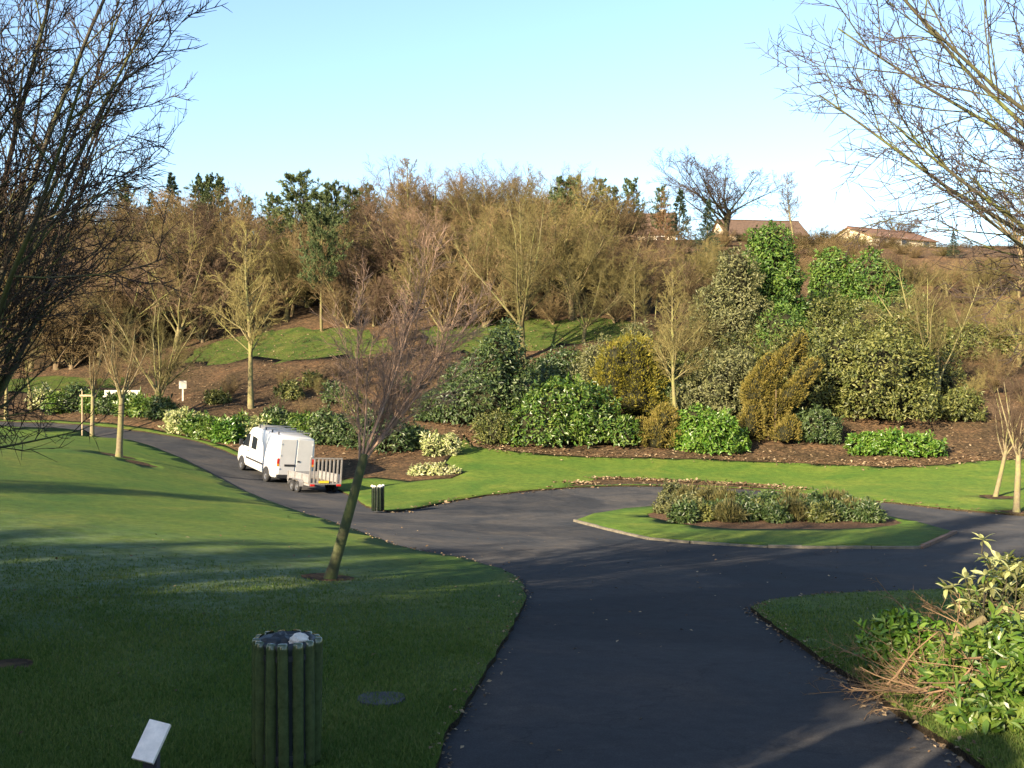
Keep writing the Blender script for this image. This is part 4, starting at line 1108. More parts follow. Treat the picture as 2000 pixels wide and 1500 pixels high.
# island bed
ISLP = [(1318, 45.5, 990, 22, 'pale', 'pale leafy', .0), (1350, 42.2, 996, 18, 'pale', 'pale leafy', .0), (1340, 44, 978, 20, 'heather', 'straw tipped', 1.), (1385, 43.2, 980, 24, 'heather', 'straw tipped', 1.), (1420, 42.5, 986, 22, 'heather', 'straw tipped', 1.),
        (1460, 42.0, 996, 22, 'rhodo', 'dark green', .0), (1500, 43.0, 994, 22, 'rhodo', 'dark green', .0), (1545, 42.5, 990, 22, 'heather', 'straw tipped', 1.), (1585, 42.0, 998, 22, 'rhodo', 'dark green', .0),
        (1625, 42.5, 994, 22, 'heather', 'straw tipped', 1.), (1655, 41.5, 1002, 20, 'rhodo', 'dark green', .0), (1690, 41.5, 1008, 16, 'rhodo', 'dark green', .0), (1530, 41.0, 1010, 18, 'rhodo', 'dark green', .0), (1420, 40.8, 1008, 18, 'rhodo', 'dark green', .0), (1600, 40.6, 1012, 16, 'rhodo', 'dark green', 0.)]
for _k, _x in enumerate(range(1335, 1700, 30)):
    ISLP.append((_x, 38.6 + (_k % 3) * .5, 996 + (_k % 4) * 5, 22, ['rhodo', 'rhodo_olive', 'rhodo', 'heather'][_k % 4], ['dark green', 'olive green', 'dark green', 'straw tipped'][_k % 4], 1. if _k % 4 == 3 else 0.))
ISLP.append((1300, 41.5, 996, 20, 'pale', 'pale leafy', 0.)); ISLP.append((1325, 40.0, 1000, 20, 'pale', 'pale leafy', 0.))
for i, (px, Y, top, rp, mat, lk, sp) in enumerate(ISLP):
    kw = dict(spiky=1.0, up=1.4) if sp else {}
    px_shrub('island_shrub', '%s low shrub in the island flower bed' % lk, 'shrub', px, Y, [(px - 6, top + 6, px + 8, top + 8, rp * .75, rp * .8), (px, top + 20, px + 2, top + 26, rp, rp)], 1300, 0.26 if sp else 0.17, 0.035 if sp else 0.07, mat, 120 + i, lk + ' shrubs in the island bed', **kw)

# ------------------------------------------------------------------ young trees on the lawns
def young(px, py, H, r0, seed, name, label, tm, cm, lx=0.0, ly=0.0, Y=None, **kw):
    st = dict(STY['young']); st.update(kw); st['lx'] = lx; st['ly'] = ly
    c = hit(px, py) if Y is None else colx(px, Y)[:2]
    a, b = mesh_tree(seed, H, r0, st, name)
    e = empty(name, (c[0], c[1], g(c[0], c[1])))
    link("trunk", a, M[tm], e); link("crown", b, M[cm], e)
    tag(e, label, 'tree')
    return e
LEAN = [dict(n=9, t0=0.86, t1=1.0, ang=15, asd=6, len=1.6, fall=0.1, K=7, wig=0.045, trop=0.03, rr=0.36, rmin=0.018, sides=5),
    dict(n=10, t0=0.10, t1=0.97, ang=28, asd=9, len=0.40, fall=0.35, K=5, wig=0.07, trop=0.05, rr=0.45, rmin=0.011, sides=4),
    dict(n=9, t0=0.1, t1=1.0, ang=32, asd=12, len=0.55, fall=0.35, K=4, wig=0.10, trop=0.05, rr=0.5, rmin=0.0065, sides=3),
    dict(n=5, t0=0.1, t1=1.0, ang=34, asd=12, len=0.55, fall=0.3, K=3, wig=0.12, trop=0.04, rr=0.6, rmin=0.0055, sides=3, tip=0.5)]
young(640, 1130, 8.6, 0.115, 201, 'young_tree', 'young bare tree with leaning mossy trunk on the shaded lawn', 'bark_lean', 'twig_pink', 0.27, 0.0, trunk=0.31, levels=LEAN, split=0)
ta = young(232, 892, 6.4, 0.15, 202, 'young_tree', 'pale trunked young tree in a soil ring at the lawn edge beside the path', 'bark_young', 'twig_brown', 0.03)
tb = young(180, 852, 6.2, 0.14, 203, 'young_tree', 'staked pale young tree close to the far bend of the path', 'bark_young', 'twig_brown', 0.01)
young(1943, 970, 5.2, 0.11, 204, 'young_tree', 'thin leaning young tree casting a shadow on the far lawn', 'bark_young', 'twig_red', 0.22)
young(1985, 1000, 5.8, 0.14, 205, 'young_tree', 'stouter young tree at the kerb of the far lawn', 'bark_young', 'twig_red', 0.06)
def stake(t, dx):
    e = empty('tree_stake', (t.location.x + dx, t.location.y + 0.35, g(t.location.x + dx, t.location.y + 0.35)))
    bm = bmesh.new(); bmesh.ops.create_cone(bm, segments=8, radius1=0.05, radius2=0.045, depth=2.9, cap_ends=True)
    bmesh.ops.translate(bm, vec=(0, 0, 1.3), verts=bm.verts)
    link("post", bm_mesh("post", bm), M['stake'], e)
    link("cross_bar", box_mesh("cross_bar", (-dx * 0.5, -0.1, 2.45), (abs(dx) + 0.25, 0.05, 0.12), 0.01), M['stake'], e)
    tag(e, 'pale timber tree stake with a cross bar tied to the staked young tree', 'stake')
stake(tb, -0.75)

# ------------------------------------------------------------------ large bare trees beside the viewpoint
BIG = dict(trunk=0.28, tap0=0.85, split=2, w0=0.03, levels=[
    dict(n=32, t0=0.5, t1=1.0, ang=33, asd=20, amax=56, len=2.4, fall=0.05, K=9, wig=0.05, trop=0.05, rr=0.19, rmin=0.03, sides=7),
    dict(n=13, t0=0.05, t1=0.97, ang=36, asd=13, len=0.34, fall=0.30, K=6, wig=0.08, trop=0.06, rr=0.42, rmin=0.013, sides=5),
    dict(n=9, t0=0.12, t1=1.0, ang=40, asd=13, len=0.46, fall=0.4, K=4, wig=0.11, trop=0.06, rr=0.5, rmin=0.008, sides=3),
    dict(n=6, t0=0.1, t1=1.0, ang=40, asd=14, len=0.5, fall=0.3, K=3, wig=0.13, trop=0.05, rr=0.55, rmin=0.006, sides=3, tip=0.4)])
a, b = mesh_tree(301, 11.5, 0.30, BIG, 'left_tree')
c = colx(-75, 13.6)
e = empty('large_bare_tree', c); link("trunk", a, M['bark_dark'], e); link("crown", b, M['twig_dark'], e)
tag(e, 'large dark bare tree with a fan of upright limbs above the shaded lawn', 'tree')
BIG2 = dict(trunk=0.42, tap0=0.7, split=2, w0=0.03, levels=[
    dict(n=22, t0=0.66, t1=1.0, ang=57, asd=9, len=1.12, fall=0.05, K=9, wig=0.05, trop=0.045, rr=0.27, rmin=0.03, sides=7, spiral=True),
    dict(n=12, t0=0.12, t1=0.97, ang=38, asd=12, len=0.42, fall=0.30, K=6, wig=0.08, trop=0.05, rr=0.38, rmin=0.011, sides=5),
    dict(n=8, t0=0.12, t1=1.0, ang=42, asd=13, len=0.48, fall=0.4, K=4, wig=0.11, trop=0.04, rr=0.5, rmin=0.008, sides=3),
    dict(n=5, t0=0.1, t1=1.0, ang=42, asd=14, len=0.5, fall=0.3, K=3, wig=0.13, trop=0.03, rr=0.55, rmin=0.006, sides=3, tip=0.4)])
a, b = mesh_tree(303, 12.5, 0.22, BIG2, 'right_tree')
c = colx(2370, 12.8)
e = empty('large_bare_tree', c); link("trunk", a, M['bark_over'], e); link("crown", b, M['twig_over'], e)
tag(e, 'large bare tree reaching arching budded branches over the path from beside the shrubs', 'tree')

# unseen evergreen screen added behind the viewpoint to throw the foreground into shade
un = np.array([0.62, 0.785]); sn = np.array([0.785, -0.62])
TAN = math.tan(R(SUN_EL))
T0 = -25.0
prof = []
for px, py in [(0, 1045), (300, 1055), (550, 1068), (800, 1082), (1000, 1066), (1150, 1058), (1280, 1048), (1450, 1036), (1600, 1028), (1750, 1014), (1850, 1001), (1960, 996)]:
    q = hit(px, py)
    prof.append((float(q @ sn), g(*q) + (float(q @ un) - T0) * TAN))
prof.sort()
prof_s = [-60] + [a for a, _ in prof] + [-8.5, -6.8, -4.6]
prof_z = [prof[0][1]] + [b for _, b in prof] + [21.5, 21.5, 20.5]
SCR = []
for k in range(3):
    SCR.append(shrub_meshes(400 + k, [((0, 0, 0.4), (0, 0, 6.2), 1.75, 1.6), ((0.1, 0, 6.2), (0, 0.1, 9.1), 1.5, 0.55)], 3500, 0.5, 0.2))
tt = np.random.default_rng(9)
s = -58.0
i = 0
while s < -4.4:
    t0 = -25 + tt.uniform(-0.8, 0.8)
    p = sn * s + un * t0
    z0 = g(p[0], p[1])
    top = np.interp(s, prof_s, prof_z) + tt.uniform(-0.5, 0.5)
    if -17.4 < s < -10.9: top = min(top, 16.6)
    e = empty('shade_conifer', (p[0], p[1], z0), tt.uniform(0, 6))
    sc = (top - z0) / 9.6
    e.scale = (1, 1, sc)
    f, cmesh = SCR[i % 3]
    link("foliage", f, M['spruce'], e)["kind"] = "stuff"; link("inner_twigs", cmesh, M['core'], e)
    tag(e, 'tall unseen evergreen in the screen added behind the viewpoint to shade the foreground', 'conifer', 'unseen evergreen screen added for shade')
    s += tt.uniform(1.7, 2.3) if s < -8 else 1.6
    i += 1
# one tall spire in the screen: its shadow lies across the left lawn
q = hit(250, 962); q2 = hit(600, 1000)
p = sn * float(q @ sn) + un * (T0 - 4)
z0 = g(p[0], p[1])
e = empty('shade_conifer', (p[0], p[1], z0)); top = g(*q2) + (float(q2 @ un) - T0 + 4) * TAN
e.scale = (1.35, 1.35, (top - z0) / 9.6)
link("foliage", SCR[0][0], M['spruce'], e)["kind"] = "stuff"; link("inner_twigs", SCR[0][1], M['core'], e)
tag(e, 'single tall spire standing above the evergreen screen behind the viewpoint', 'conifer')

# unseen low evergreens, added to keep sun off the path edge by the laurels
for k_, (s_, t_, zt_) in enumerate([(-4.3, -3.3, 6.95), (-3.3, -3.2, 6.95), (-2.3, -3.0, 6.85), (-1.3, -3.2, 6.8), (-0.4, -3.1, 6.7)]):
    p = sn * s_ + un * t_
    z0 = g(p[0], p[1])
    shrub('evergreen_shrub', 'unseen low evergreen added behind the viewpoint to shade the path edge', 'shrub', (p[0], p[1], z0), [((0, 0, 0.5), (0, 0, zt_ - z0 - 0.6), 0.7, 0.62)], 1500, 0.12, 0.05, M['rhodo'], 450 + k_, 'low evergreens added for shade', fine=False, shoots=0.3)
# ------------------------------------------------------------------ litter bins
def litter_bin(px, py, D, H, nsl, label, Y=None, seed=1, slat='bin_green'):
    c = hit(px, py) if Y is None else colx(px, Y)[:2]
    e = empty('litter_bin', (c[0], c[1], g(*c)))
    r = np.random.default_rng(seed)
    Rb = D / 2
    w = 2 * math.pi * Rb / nsl
    bm = bmesh.new()
    n = 7
    prof = [(math.cos(a) * w * 0.33, math.sin(a) * w * 0.34) for a in np.linspace(0, math.pi, n)]
    prof = [(w * 0.33, -0.012)] + prof + [(-w * 0.33, -0.012)]
    zs = [0.03, 0.06, H * 0.5, H - 0.05, H - 0.012, H]
    ks = [0.9, 1, 1, 1, 0.93, 0.7]
    rows = []
    for z, k in zip(zs, ks):
        rows.append([bm.verts.new((x * k, -y * k, z)) for x, y in prof])
    for A, B in zip(rows, rows[1:]):
        for j in range(len(prof) - 1):
            bm.faces.new((A[j + 1], A[j], B[j], B[j + 1]))
    bm.faces.new(rows[-1][::-1]); bm.faces.new(rows[0])
    bmesh.ops.recalc_face_normals(bm, faces=bm.faces)
    sm = bm_mesh("slat", bm, True)
    for k in range(nsl):
        a = k * 2 * math.pi / nsl + 0.12
        o = link("slat", sm, M[slat], e)
        o.rotation_euler = (r.normal(0, 0.004), r.normal(0, 0.004), a)
        o.location = (math.sin(a) * (Rb - w * .34), -math.cos(a) * (Rb - w * .34), r.normal(0, 0.004))
    bm = bmesh.new()
    ri = Rb - w * 0.34 - 0.004
    prev = None
    for rad, z in [(ri, 0.0), (ri, H - 0.07), (ri + 0.012, H - 0.02), (ri - 0.012, H - 0.005), (ri - 0.035, H - 0.02), (ri - 0.05, H - 0.22), (0.001, H - 0.22)]:
        cur = [bm.verts.new((rad * math.cos(t), rad * math.sin(t), z)) for t in np.linspace(0, 2 * math.pi, 29)[:-1]]
        if prev:
            for j in range(28): bm.faces.new((prev[j], prev[(j + 1) % 28], cur[(j + 1) % 28], cur[j]))
        prev = cur
    link("liner", bm_mesh("liner", bm, True), M['bin_dark'], e)
    for hz in (H * 0.12, H * 0.88):
        bm = bmesh.new()
        prev = None; first = None
        for t in np.linspace(0, 2 * math.pi, 33)[:-1]:
            q = [bm.verts.new((rr * math.cos(t), rr * math.sin(t), hz + dz)) for rr, dz in ((ri + .002, -.02), (ri + .008, -.02), (ri + .008, .02), (ri + .002, .02))]
            if prev:
                for j in range(4): bm.faces.new((prev[j], prev[(j + 1) % 4], q[(j + 1) % 4], q[j]))
            else: first = q
            prev = q
        for j in range(4): bm.faces.new((prev[j], prev[(j + 1) % 4], first[(j + 1) % 4], first[j]))
        link("hoop", bm_mesh("hoop", bm), M['black_plastic'], e)
    tag(e, label, 'litter bin')
    return e
def litter(loc, s, seed, label, mat='paper', sub=3):
    r = np.random.default_rng(seed)
    bm = bmesh.new()
    bmesh.ops.create_icosphere(bm, subdivisions=sub, radius=s)
    ph = r.uniform(0, 6, (5, 3)); kk = r.normal(0, 2.6, (5, 3))
    for v in bm.verts:
        d = np.array(v.co) / s
        f = 1 + 0.22 * sum(abs(math.sin(float(np.dot(kk[i], d)) + ph[i, 0])) - 0.5 for i in range(5)) * 0.6
        v.co = Vector(d * s * f * np.array([1.0, 0.85, 0.75]))
    o = link('litter', bm_mesh("litter", bm), M[mat])
    o.location = loc
    tag(o, label, 'litter')
b1 = litter_bin(560, 1492, 0.54, 1.0, 13, 'dark green slatted litter bin standing on the shaded lawn', Y=8.2, seed=3)
bl = b1.location
bm = bmesh.new()
bmesh.ops.create_cone(bm, segments=24, radius1=0.185, radius2=0.17, depth=0.03, cap_ends=True)
litter((bl.x + 0.115, bl.y - 0.09, bl.z + 0.99), 0.07, 4, 'white crumpled paper stuffed in the top of the large slatted bin')
bm.free()
litter((bl.x - 0.06, bl.y - 0.0, bl.z + 0.93), 0.13, 6, 'dark rubbish sack filling the large slatted bin', 'bin_dark')
b2 = litter_bin(738, 998, 0.5, 0.95, 12, 'small dark green bin full of white rubbish at the path junction', seed=4, slat='bin_far')
bl = b2.location
for k, (dx, dz, sz) in enumerate([(-0.12, 0.93, 0.085), (0.09, 0.95, 0.1), (-0.22, 0.97, 0.06), (0.2, 0.98, 0.06)]):
    litter((bl.x + dx, bl.y - 0.08 + 0.05 * k, bl.z + dz), sz, 10 + k, 'scrap of white rubbish overflowing from the small bin at the junction', 'paper', 2)
    bpy.context.scene.collection.objects[-1]["group"] = 'rubbish in the small bin'

# small slanted marker on a post
c = colx(296, 6.7)
e = empty('marker_post', c)
rot = Matrix.Rotation(R(-8), 3, 'Z') @ Matrix.Rotation(R(11), 3, 'Y') @ Matrix.Rotation(R(-40), 3, 'X')
link("board", box_mesh("board", (0, 0, 0.50), (0.145, 0.03, 0.26), 0.004, rot), M['sign_white'], e)
link("backing", box_mesh("backing", Vector((0, 0.0, 0.50)) + rot @ Vector((0, 0.028, -0.005)), (0.125, 0.024, 0.24), 0.004, rot), M['post'], e)
link("post", box_mesh("post", (-0.01, 0.03, 0.18), (0.09, 0.07, 0.52), 0.008), M['post'], e)
tag(e, 'small slanted white marker board on a short dark post in the grass', 'marker')
# flat stone in the lawn
P = hit(745, 1368)
bm = bmesh.new()
r = np.random.default_rng(5)
top = [bm.verts.new((math.cos(a) * 0.26 * (1 + r.normal(0, .1)), math.sin(a) * 0.34 * (1 + r.normal(0, .1)), 0.022)) for a in np.linspace(0, 2 * math.pi, 12)[:-1]]
bot = [bm.verts.new((v.co.x * 1.06, v.co.y * 1.06, -0.08)) for v in top]
bm.faces.new(top)
for j in range(len(top)): bm.faces.new((top[j], bot[j], bot[(j + 1) % len(top)], top[(j + 1) % len(top)]))
o = link('stone_slab', bm_mesh("slab", bm), M['slab']); o.location = (P[0], P[1], g(*P))
sl = (g(P[0], P[1] + .5) - g(P[0], P[1] - .5)); sx = (g(P[0] + .5, P[1]) - g(P[0] - .5, P[1]))
o.rotation_euler = (math.atan(sl), -math.atan(sx), 0)
tag(o, 'flat grey stone slab let into the lawn beside the large slatted bin', 'stone')

# ------------------------------------------------------------------ island edging
def edging(P0, P1, step, h, w, mat, parent, nm, off=0.05, seed=0):
    r = np.random.default_rng(seed)
    d = np.array(P1) - np.array(P0); L = np.linalg.norm(d); d = d / L
    n = max(1, int(L / step))
    me = box_mesh(nm, (0, 0, 0), (L / n - 0.012, w, h), 0.012)
    me.materials.append(mat)
    for k in range(n):
        c = np.array(P0) + d * (k + 0.5) * L / n
        o = link(nm, me, None, parent)
        o.location = (c[0] + r.normal(0, .006), c[1] + r.normal(0, .006), g(*c) + off - h / 2 + 0.03 + r.normal(0, .008))
        z0 = g(*(c - d * .4)); z1 = g(*(c + d * .4))
        o.rotation_euler = (0, -math.atan2(z1 - z0, 0.8), math.atan2(d[1], d[0]) + r.normal(0, .015))
kp = poly_px([(1125, 1015), (1195, 1033), (1270, 1050), (1350, 1057), (1500, 1065), (1700, 1067), (1795, 1067), (1830, 1052), (1862, 1037)])
cen = ISL.mean(0)
kp = kp + (kp - cen) / np.linalg.norm(kp - cen, axis=1, keepdims=True) * 0.06
ke = empty('island_kerb', (0, 0, 0)); ke["kind"] = "structure"
for j in range(6): edging(kp[j], kp[j + 1], 0.9, 0.2, 0.11, M['kerb'], ke, 'kerb_stone', -0.02, j)
for j in (6, 7): edging(kp[j], kp[j + 1], 0.24, 0.22, 0.14, M['brick_edge'], ke, 'edging_brick', 0.0, j)

# ------------------------------------------------------------------ van and trailer
HD = np.array([-0.577, 0.817]); HD = HD / np.linalg.norm(HD)
def ground_frame(c, half, name):
    """empty whose x axis runs along the heading and which lies on the ground"""
    f = c + HD * half; b = c - HD * half
    X = Vector((f[0] - b[0], f[1] - b[1], g(*f) - g(*b))).normalized()
    sd = np.array([-HD[1], HD[0]])
    l = c + sd * 0.8; rr = c - sd * 0.8
    Yv = Vector((l[0] - rr[0], l[1] - rr[1], (g(*l) - g(*rr)))).normalized()
    Z = X.cross(Yv).normalized(); Yv = Z.cross(X)
    e = empty(name, (0, 0, 0))
    e.matrix_world = Matrix.Translation((c[0], c[1], 0.5 * (g(*f) + g(*b)) - 0.065)) @ Matrix((X, Yv, Z)).transposed().to_4x4()
    return e
def wheel(parent, x, y, rad, wid, side):
    bm = bmesh.new()
    prof = [(rad * .62, -wid / 2), (rad * .93, -wid / 2), (rad, -wid / 2 + .03), (rad, wid / 2 - .03), (rad * .93, wid / 2), (rad * .62, wid / 2)]
    prev = None; first = None
    N = 28
    for t in range(N):
        a = 2 * math.pi * t / N
        q = [bm.verts.new((q0 * math.cos(a), w, q0 * math.sin(a))) for q0, w in prof]
        if prev:
            for j in range(5): bm.faces.new((prev[j], prev[j + 1], q[j + 1], q[j]))
        else: first = q
        prev = q
    for j in range(5): bm.faces.new((prev[j], prev[j + 1], first[j + 1], first[j]))
    e = empty('wheel', (x, y, rad)); e.parent = parent
    link('tyre', bm_mesh('tyre', bm, True), M['rubber'], e)
    bm = bmesh.new()
    prof = [(rad * .64, 0.4), (rad * .58, 0.44), (rad * .5, 0.28), (rad * .22, 0.3), (rad * .18, 0.42), (0.001, 0.42)]
    prev = None
    for q0, w in prof:
        cur = [bm.verts.new((q0 * math.cos(a), side * wid * w, q0 * math.sin(a))) for a in np.linspace(0, 2 * math.pi, 21)[:-1]]
        if prev:
            for j in range(20): bm.faces.new((prev[j], prev[(j + 1) % 20], cur[(j + 1) % 20], cur[j]))
        prev = cur
    link('rim', bm_mesh('rim', bm, True), M['rim'], e)
def quad_panel(nm, pts, mat, parent, th=0.006):
    """thin solid panel from coplanar corner points, pushed out along its normal"""
    bm = bmesh.new()
    vv = [bm.verts.new(p) for p in pts]
    f = bm.faces.new(vv)
    f.normal_update()
    n = f.normal.copy()
    r = bmesh.ops.extrude_face_region(bm, geom=[f])
    for v in [x for x in r['geom'] if isinstance(x, bmesh.types.BMVert)]: v.co += n * th
    bmesh.ops.recalc_face_normals(bm, faces=bm.faces)
    return link(nm, bm_mesh(nm, bm), mat, parent)

RC = np.array([(572 - 1000) / FPX * 51.0, 51.0])
van = ground_frame(RC + HD * 2.65, 1.6, 'van')
tag(van, 'white high roofed panel van towing a slatted trailer along the path', 'van')
HW = 0.985
def section(zb, zt, top=1.0, hw=HW):
    zt = max(zt, zb + 0.3)
    belt = min(1.15, zt - 0.12)
    k = (zt - belt)
    return [(hw * 0.94, zb), (hw, zb + 0.12), (hw * 1.0, belt * 0.75 + zb * .25), (hw * 0.995, belt), (hw * (1 - 0.055 * min(1, k / 1.2)), belt + k * .72), (hw * (1 - 0.14 * min(1, k / 1.0)), zt - min(.08, k * .2)), (hw * 0.62 * top, zt - 0.008), (0, zt)]
ST = [(-2.66, 0.5, 2.36, .97), (-2.62, 0.42, 2.42, 1), (-2.2, 0.36, 2.46, 1), (-0.6, 0.36, 2.49, 1), (0.7, 0.36, 2.47, 1), (1.05, 0.36, 2.38, 1), (1.25, 0.36, 2.22, 1), (1.6, 0.36, 1.80, 1), (1.95, 0.36, 1.36, 1),
      (2.1, 0.36, 1.24, .99), (2.45, 0.38, 1.08, .95), (2.6, 0.42, 0.92, .88), (2.66, 0.5, 0.8, .8)]
bm = bmesh.new()
rows = []
for x, zb, zt, hs in ST:
    pr = section(zb, zt, 1.0, HW * hs)
    full = [(y, z) for y, z in pr] + [(-y, z) for y, z in pr[-2::-1]]
    rows.append([bm.verts.new((x, y, z)) for y, z in full])
for A, B in zip(rows, rows[1:]):
    for j in range(len(A) - 1): bm.faces.new((A[j], A[j + 1], B[j + 1], B[j]))
    bm.faces.new((A[-1], A[0], B[0], B[-1]))
bm.faces.new(rows[0][::-1]); bm.faces.new(rows[-1])
bmesh.ops.recalc_face_normals(bm, faces=bm.faces)
body = link('body', bm_mesh('body', bm, True), M['van_white'], van)
me = body.data
import bmesh as _b
mod = body.modifiers.new("edge", 'EDGE_SPLIT'); mod.split_angle = R(38)
def side_y(z): return HW * 0.995 - max(0, z - 1.15) * 0.055 * HW * 1.05
for sgn in (1, -1):
    def sp(x, z, o=0.004): return (x, sgn * (side_y(z) + o), z)
    order = (lambda L: L if sgn > 0 else L[::-1])
    quad_panel('side_window', order([sp(1.00, 1.98), sp(1.00, 1.32), sp(1.82, 1.32), sp(1.45, 1.85), sp(1.3, 1.98)]), M['glass'], van)
    quad_panel('side_window', order([sp(0.02, 2.0), sp(0.02, 1.32), sp(0.68, 1.32), sp(0.68, 2.0)]), M['glass'], van)
    for xx in (0.86, -0.12): link('door_seam', box_mesh('door_seam', (xx, sgn * (HW * 0.992), 1.0), (0.014, 0.016, 1.1), 0), M['black_plastic'], van)
    link('rub_strip', box_mesh('rub_strip', (0.1, sgn * (HW + .002), 0.78), (2.2, 0.02, 0.09), .004), M['black_plastic'], van)
    h = link('door_handle', box_mesh('door_handle', (0.98, sgn * (HW + .012), 1.13), (0.16, 0.03, 0.04), .006), M['black_plastic'], van)
    m_ = empty('wing_mirror', (1.68, sgn * 1.02, 1.45)); m_.parent = van
    link('housing', box_mesh('housing', (0, sgn * 0.11, 0.02), (0.12, 0.19, 0.30), .03), M['black_plastic'], m_)
    link('arm', box_mesh('arm', (0.02, sgn * 0.0, -0.08), (0.05, 0.14, 0.05), .01), M['black_plastic'], m_)
    t_ = empty('tail_light', (-2.65, sgn * 0.9, 1.12)); t_.parent = van
    link('red_lens', box_mesh('red_lens', (-0.01, 0, 0.10), (0.05, 0.12, 0.26), .012), M['red_lens'], t_)
    link('amber_lens', box_mesh('amber_lens', (-0.01, 0, -0.09), (0.05, 0.12, 0.11), .012), M['amber'], t_)
    for xx in (-1.55, 1.72):
        bm = bmesh.new()
        vs_ = [bm.verts.new((xx + 0.41 * math.cos(t), sgn * (HW + .006), 0.36 + 0.41 * math.sin(t))) for t in np.linspace(-0.05, math.pi + .05, 17)]
        vi_ = [bm.verts.new((v.co.x, sgn * (HW - .2), v.co.z)) for v in vs_]
        bm.faces.new(vs_)
        for j in range(16): bm.faces.new((vs_[j], vs_[j + 1], vi_[j + 1], vi_[j]))
        bmesh.ops.recalc_face_normals(bm, faces=bm.faces)
        link('wheel_arch', bm_mesh('wheel_arch', bm), M['black_plastic'], van)
        wheel(van, xx, sgn * (HW - .065), 0.345, 0.2, sgn)
    link('headlight', box_mesh('headlight', (2.55, sgn * 0.68, 0.86), (0.14, 0.3, 0.2), .03), M['glass'], van)
quad_panel('windscreen', [(1.28, 0.80, 2.19), (1.28, -0.80, 2.19), (1.93, -0.86, 1.40), (1.93, 0.86, 1.40)][::-1], M['glass'], van, 0.02)
for sgn in (1, -1):
    d = empty('rear_door', (-2.665, sgn * 0.44, 0.5)); d.parent = van
    link('panel', box_mesh('panel', (-0.002, 0, 0.92), (0.022, 0.80, 1.72), .012), M['van_white'], d)
    for hz in (0.35, 1.0, 1.55): link('hinge', box_mesh('hinge', (-0.02, sgn * 0.38, hz), (0.03, 0.07, 0.06), .008), M['van_white'], d)
    if sgn < 0: link('handle', box_mesh('handle', (-0.024, 0.30, 0.72), (0.03, 0.12, 0.07), .008), M['black_plastic'], d)
link('plate_recess', box_mesh('plate_recess', (-2.684, 0.3, 1.02), (0.02, 0.55, 0.1), .004), M['black_plastic'], van)
link('rear_bumper', box_mesh('rear_bumper', (-2.70, 0, 0.48), (0.14, 1.86, 0.17), .03), M['black_plastic'], van)
link('front_bumper', box_mesh('front_bumper', (2.62, 0, 0.52), (0.16, 1.6, 0.26), .04), M['black_plastic'], van)
rk = empty('roof_rack', (0, 0, 2.46)); rk.parent = van
for xx in (-2.1, -1.3, -0.5, 0.3): link('bar', box_mesh('bar', (xx, 0, 0.09), (0.05, 1.7, 0.04), .008), M['galv'], rk)
for sgn in (1, -1):
    for xx in (-2.1, -1.3, -0.5, 0.3): link('foot', box_mesh('foot', (xx, sgn * 0.78, 0.025), (0.06, 0.05, 0.13), .008), M['black_plastic'], rk)
link('tow_ball', box_mesh('tow_ball', (-2.82, 0, 0.42), (0.24, 0.07, 0.07), .015), M['black_plastic'], van)

trl = ground_frame(RC - HD * 2.35, 0.5, 'trailer')
tag(trl, 'flat twin axle trailer with an upright slatted tailgate hitched to the van', 'trailer')
L2, W2 = 2.4, 0.80
link('floor', box_mesh('floor', (0, 0, 0.50), (L2, 2 * W2 - .08, 0.05), .005), M['ply'], trl)
for sgn in (1, -1):
    link('chassis_rail', box_mesh('chassis_rail', (0, sgn * (W2 - .03), 0.43), (L2 + .04, 0.06, 0.09), .006), M['galv'], trl)
    link('side_rail', box_mesh('side_rail', (0, sgn * (W2 - .02), 0.88), (L2, 0.04, 0.05), .006), M['galv'], trl)
    link('side_panel', box_mesh('side_panel', (0, sgn * (W2 - .02), 0.68), (L2 - .04, 0.015, 0.34), .003), M['galv'], trl)
    for xx in (-1.17, -0.4, 0.4, 1.17): link('side_post', box_mesh('side_post', (xx, sgn * (W2 + .012), 0.68), (0.05, 0.03, 0.42), .004), M['galv'], trl)
    for xx in (-0.30, 0.30): wheel(trl, xx, sgn * (W2 + .12), 0.27, 0.16, sgn)
    bm = bmesh.new()
    arc = [(-0.66, .32), (-0.64, .5), (-0.5, .62), (0.5, .62), (0.64, .5), (0.66, .32)]
    A = [bm.verts.new((x, sgn * (W2 + .02), z)) for x, z in arc]; B = [bm.verts.new((x, sgn * (W2 + .22), z)) for x, z in arc]
    for j in range(5): bm.faces.new((A[j], A[j + 1], B[j + 1], B[j]))
    sm_ = link('mudguard', bm_mesh('mudguard', bm), M['galv'], trl)
    s_ = sm_.modifiers.new('thick', 'SOLIDIFY'); s_.thickness = 0.012
link('front_board', box_mesh('front_board', (L2 / 2 - .02, 0, 0.68), (0.03, 2 * W2 - .06, 0.36), .004), M['galv'], trl)
dr = box_mesh('drawbar', (L2 / 2 + 0.48, 0, 0.42), (1.05, 0.09, 0.09), .01); link('drawbar', dr, M['galv'], trl)
tg = empty('tailgate', (-L2 / 2 - 0.03, 0, 0.46)); tg.parent = trl
link('frame_bar', box_mesh('frame_bar', (0, 0, 0.03), (0.05, 2 * W2, 0.07), .006), M['slat_wood'], tg)
link('frame_bar', box_mesh('frame_bar', (0, 0, 1.19), (0.05, 2 * W2, 0.06), .006), M['slat_wood'], tg)
for yy in np.linspace(-W2 + .03, W2 - .03, 9): link('slat', box_mesh('slat', (-0.004, float(yy), 0.61), (0.03, 0.075, 1.10), .005), M['slat_wood'], tg)
link('number_plate', box_mesh('number_plate', (-0.045, 0.1, 0.12), (0.012, 0.5, 0.11), .003), M['plate'], trl).location = tg.location
for sgn in (1, -1): link('tail_light', box_mesh('tail_light', (-L2 / 2 - .08, sgn * .66, 0.43), (0.04, 0.2, 0.09), .008), M['red_lens'], trl)

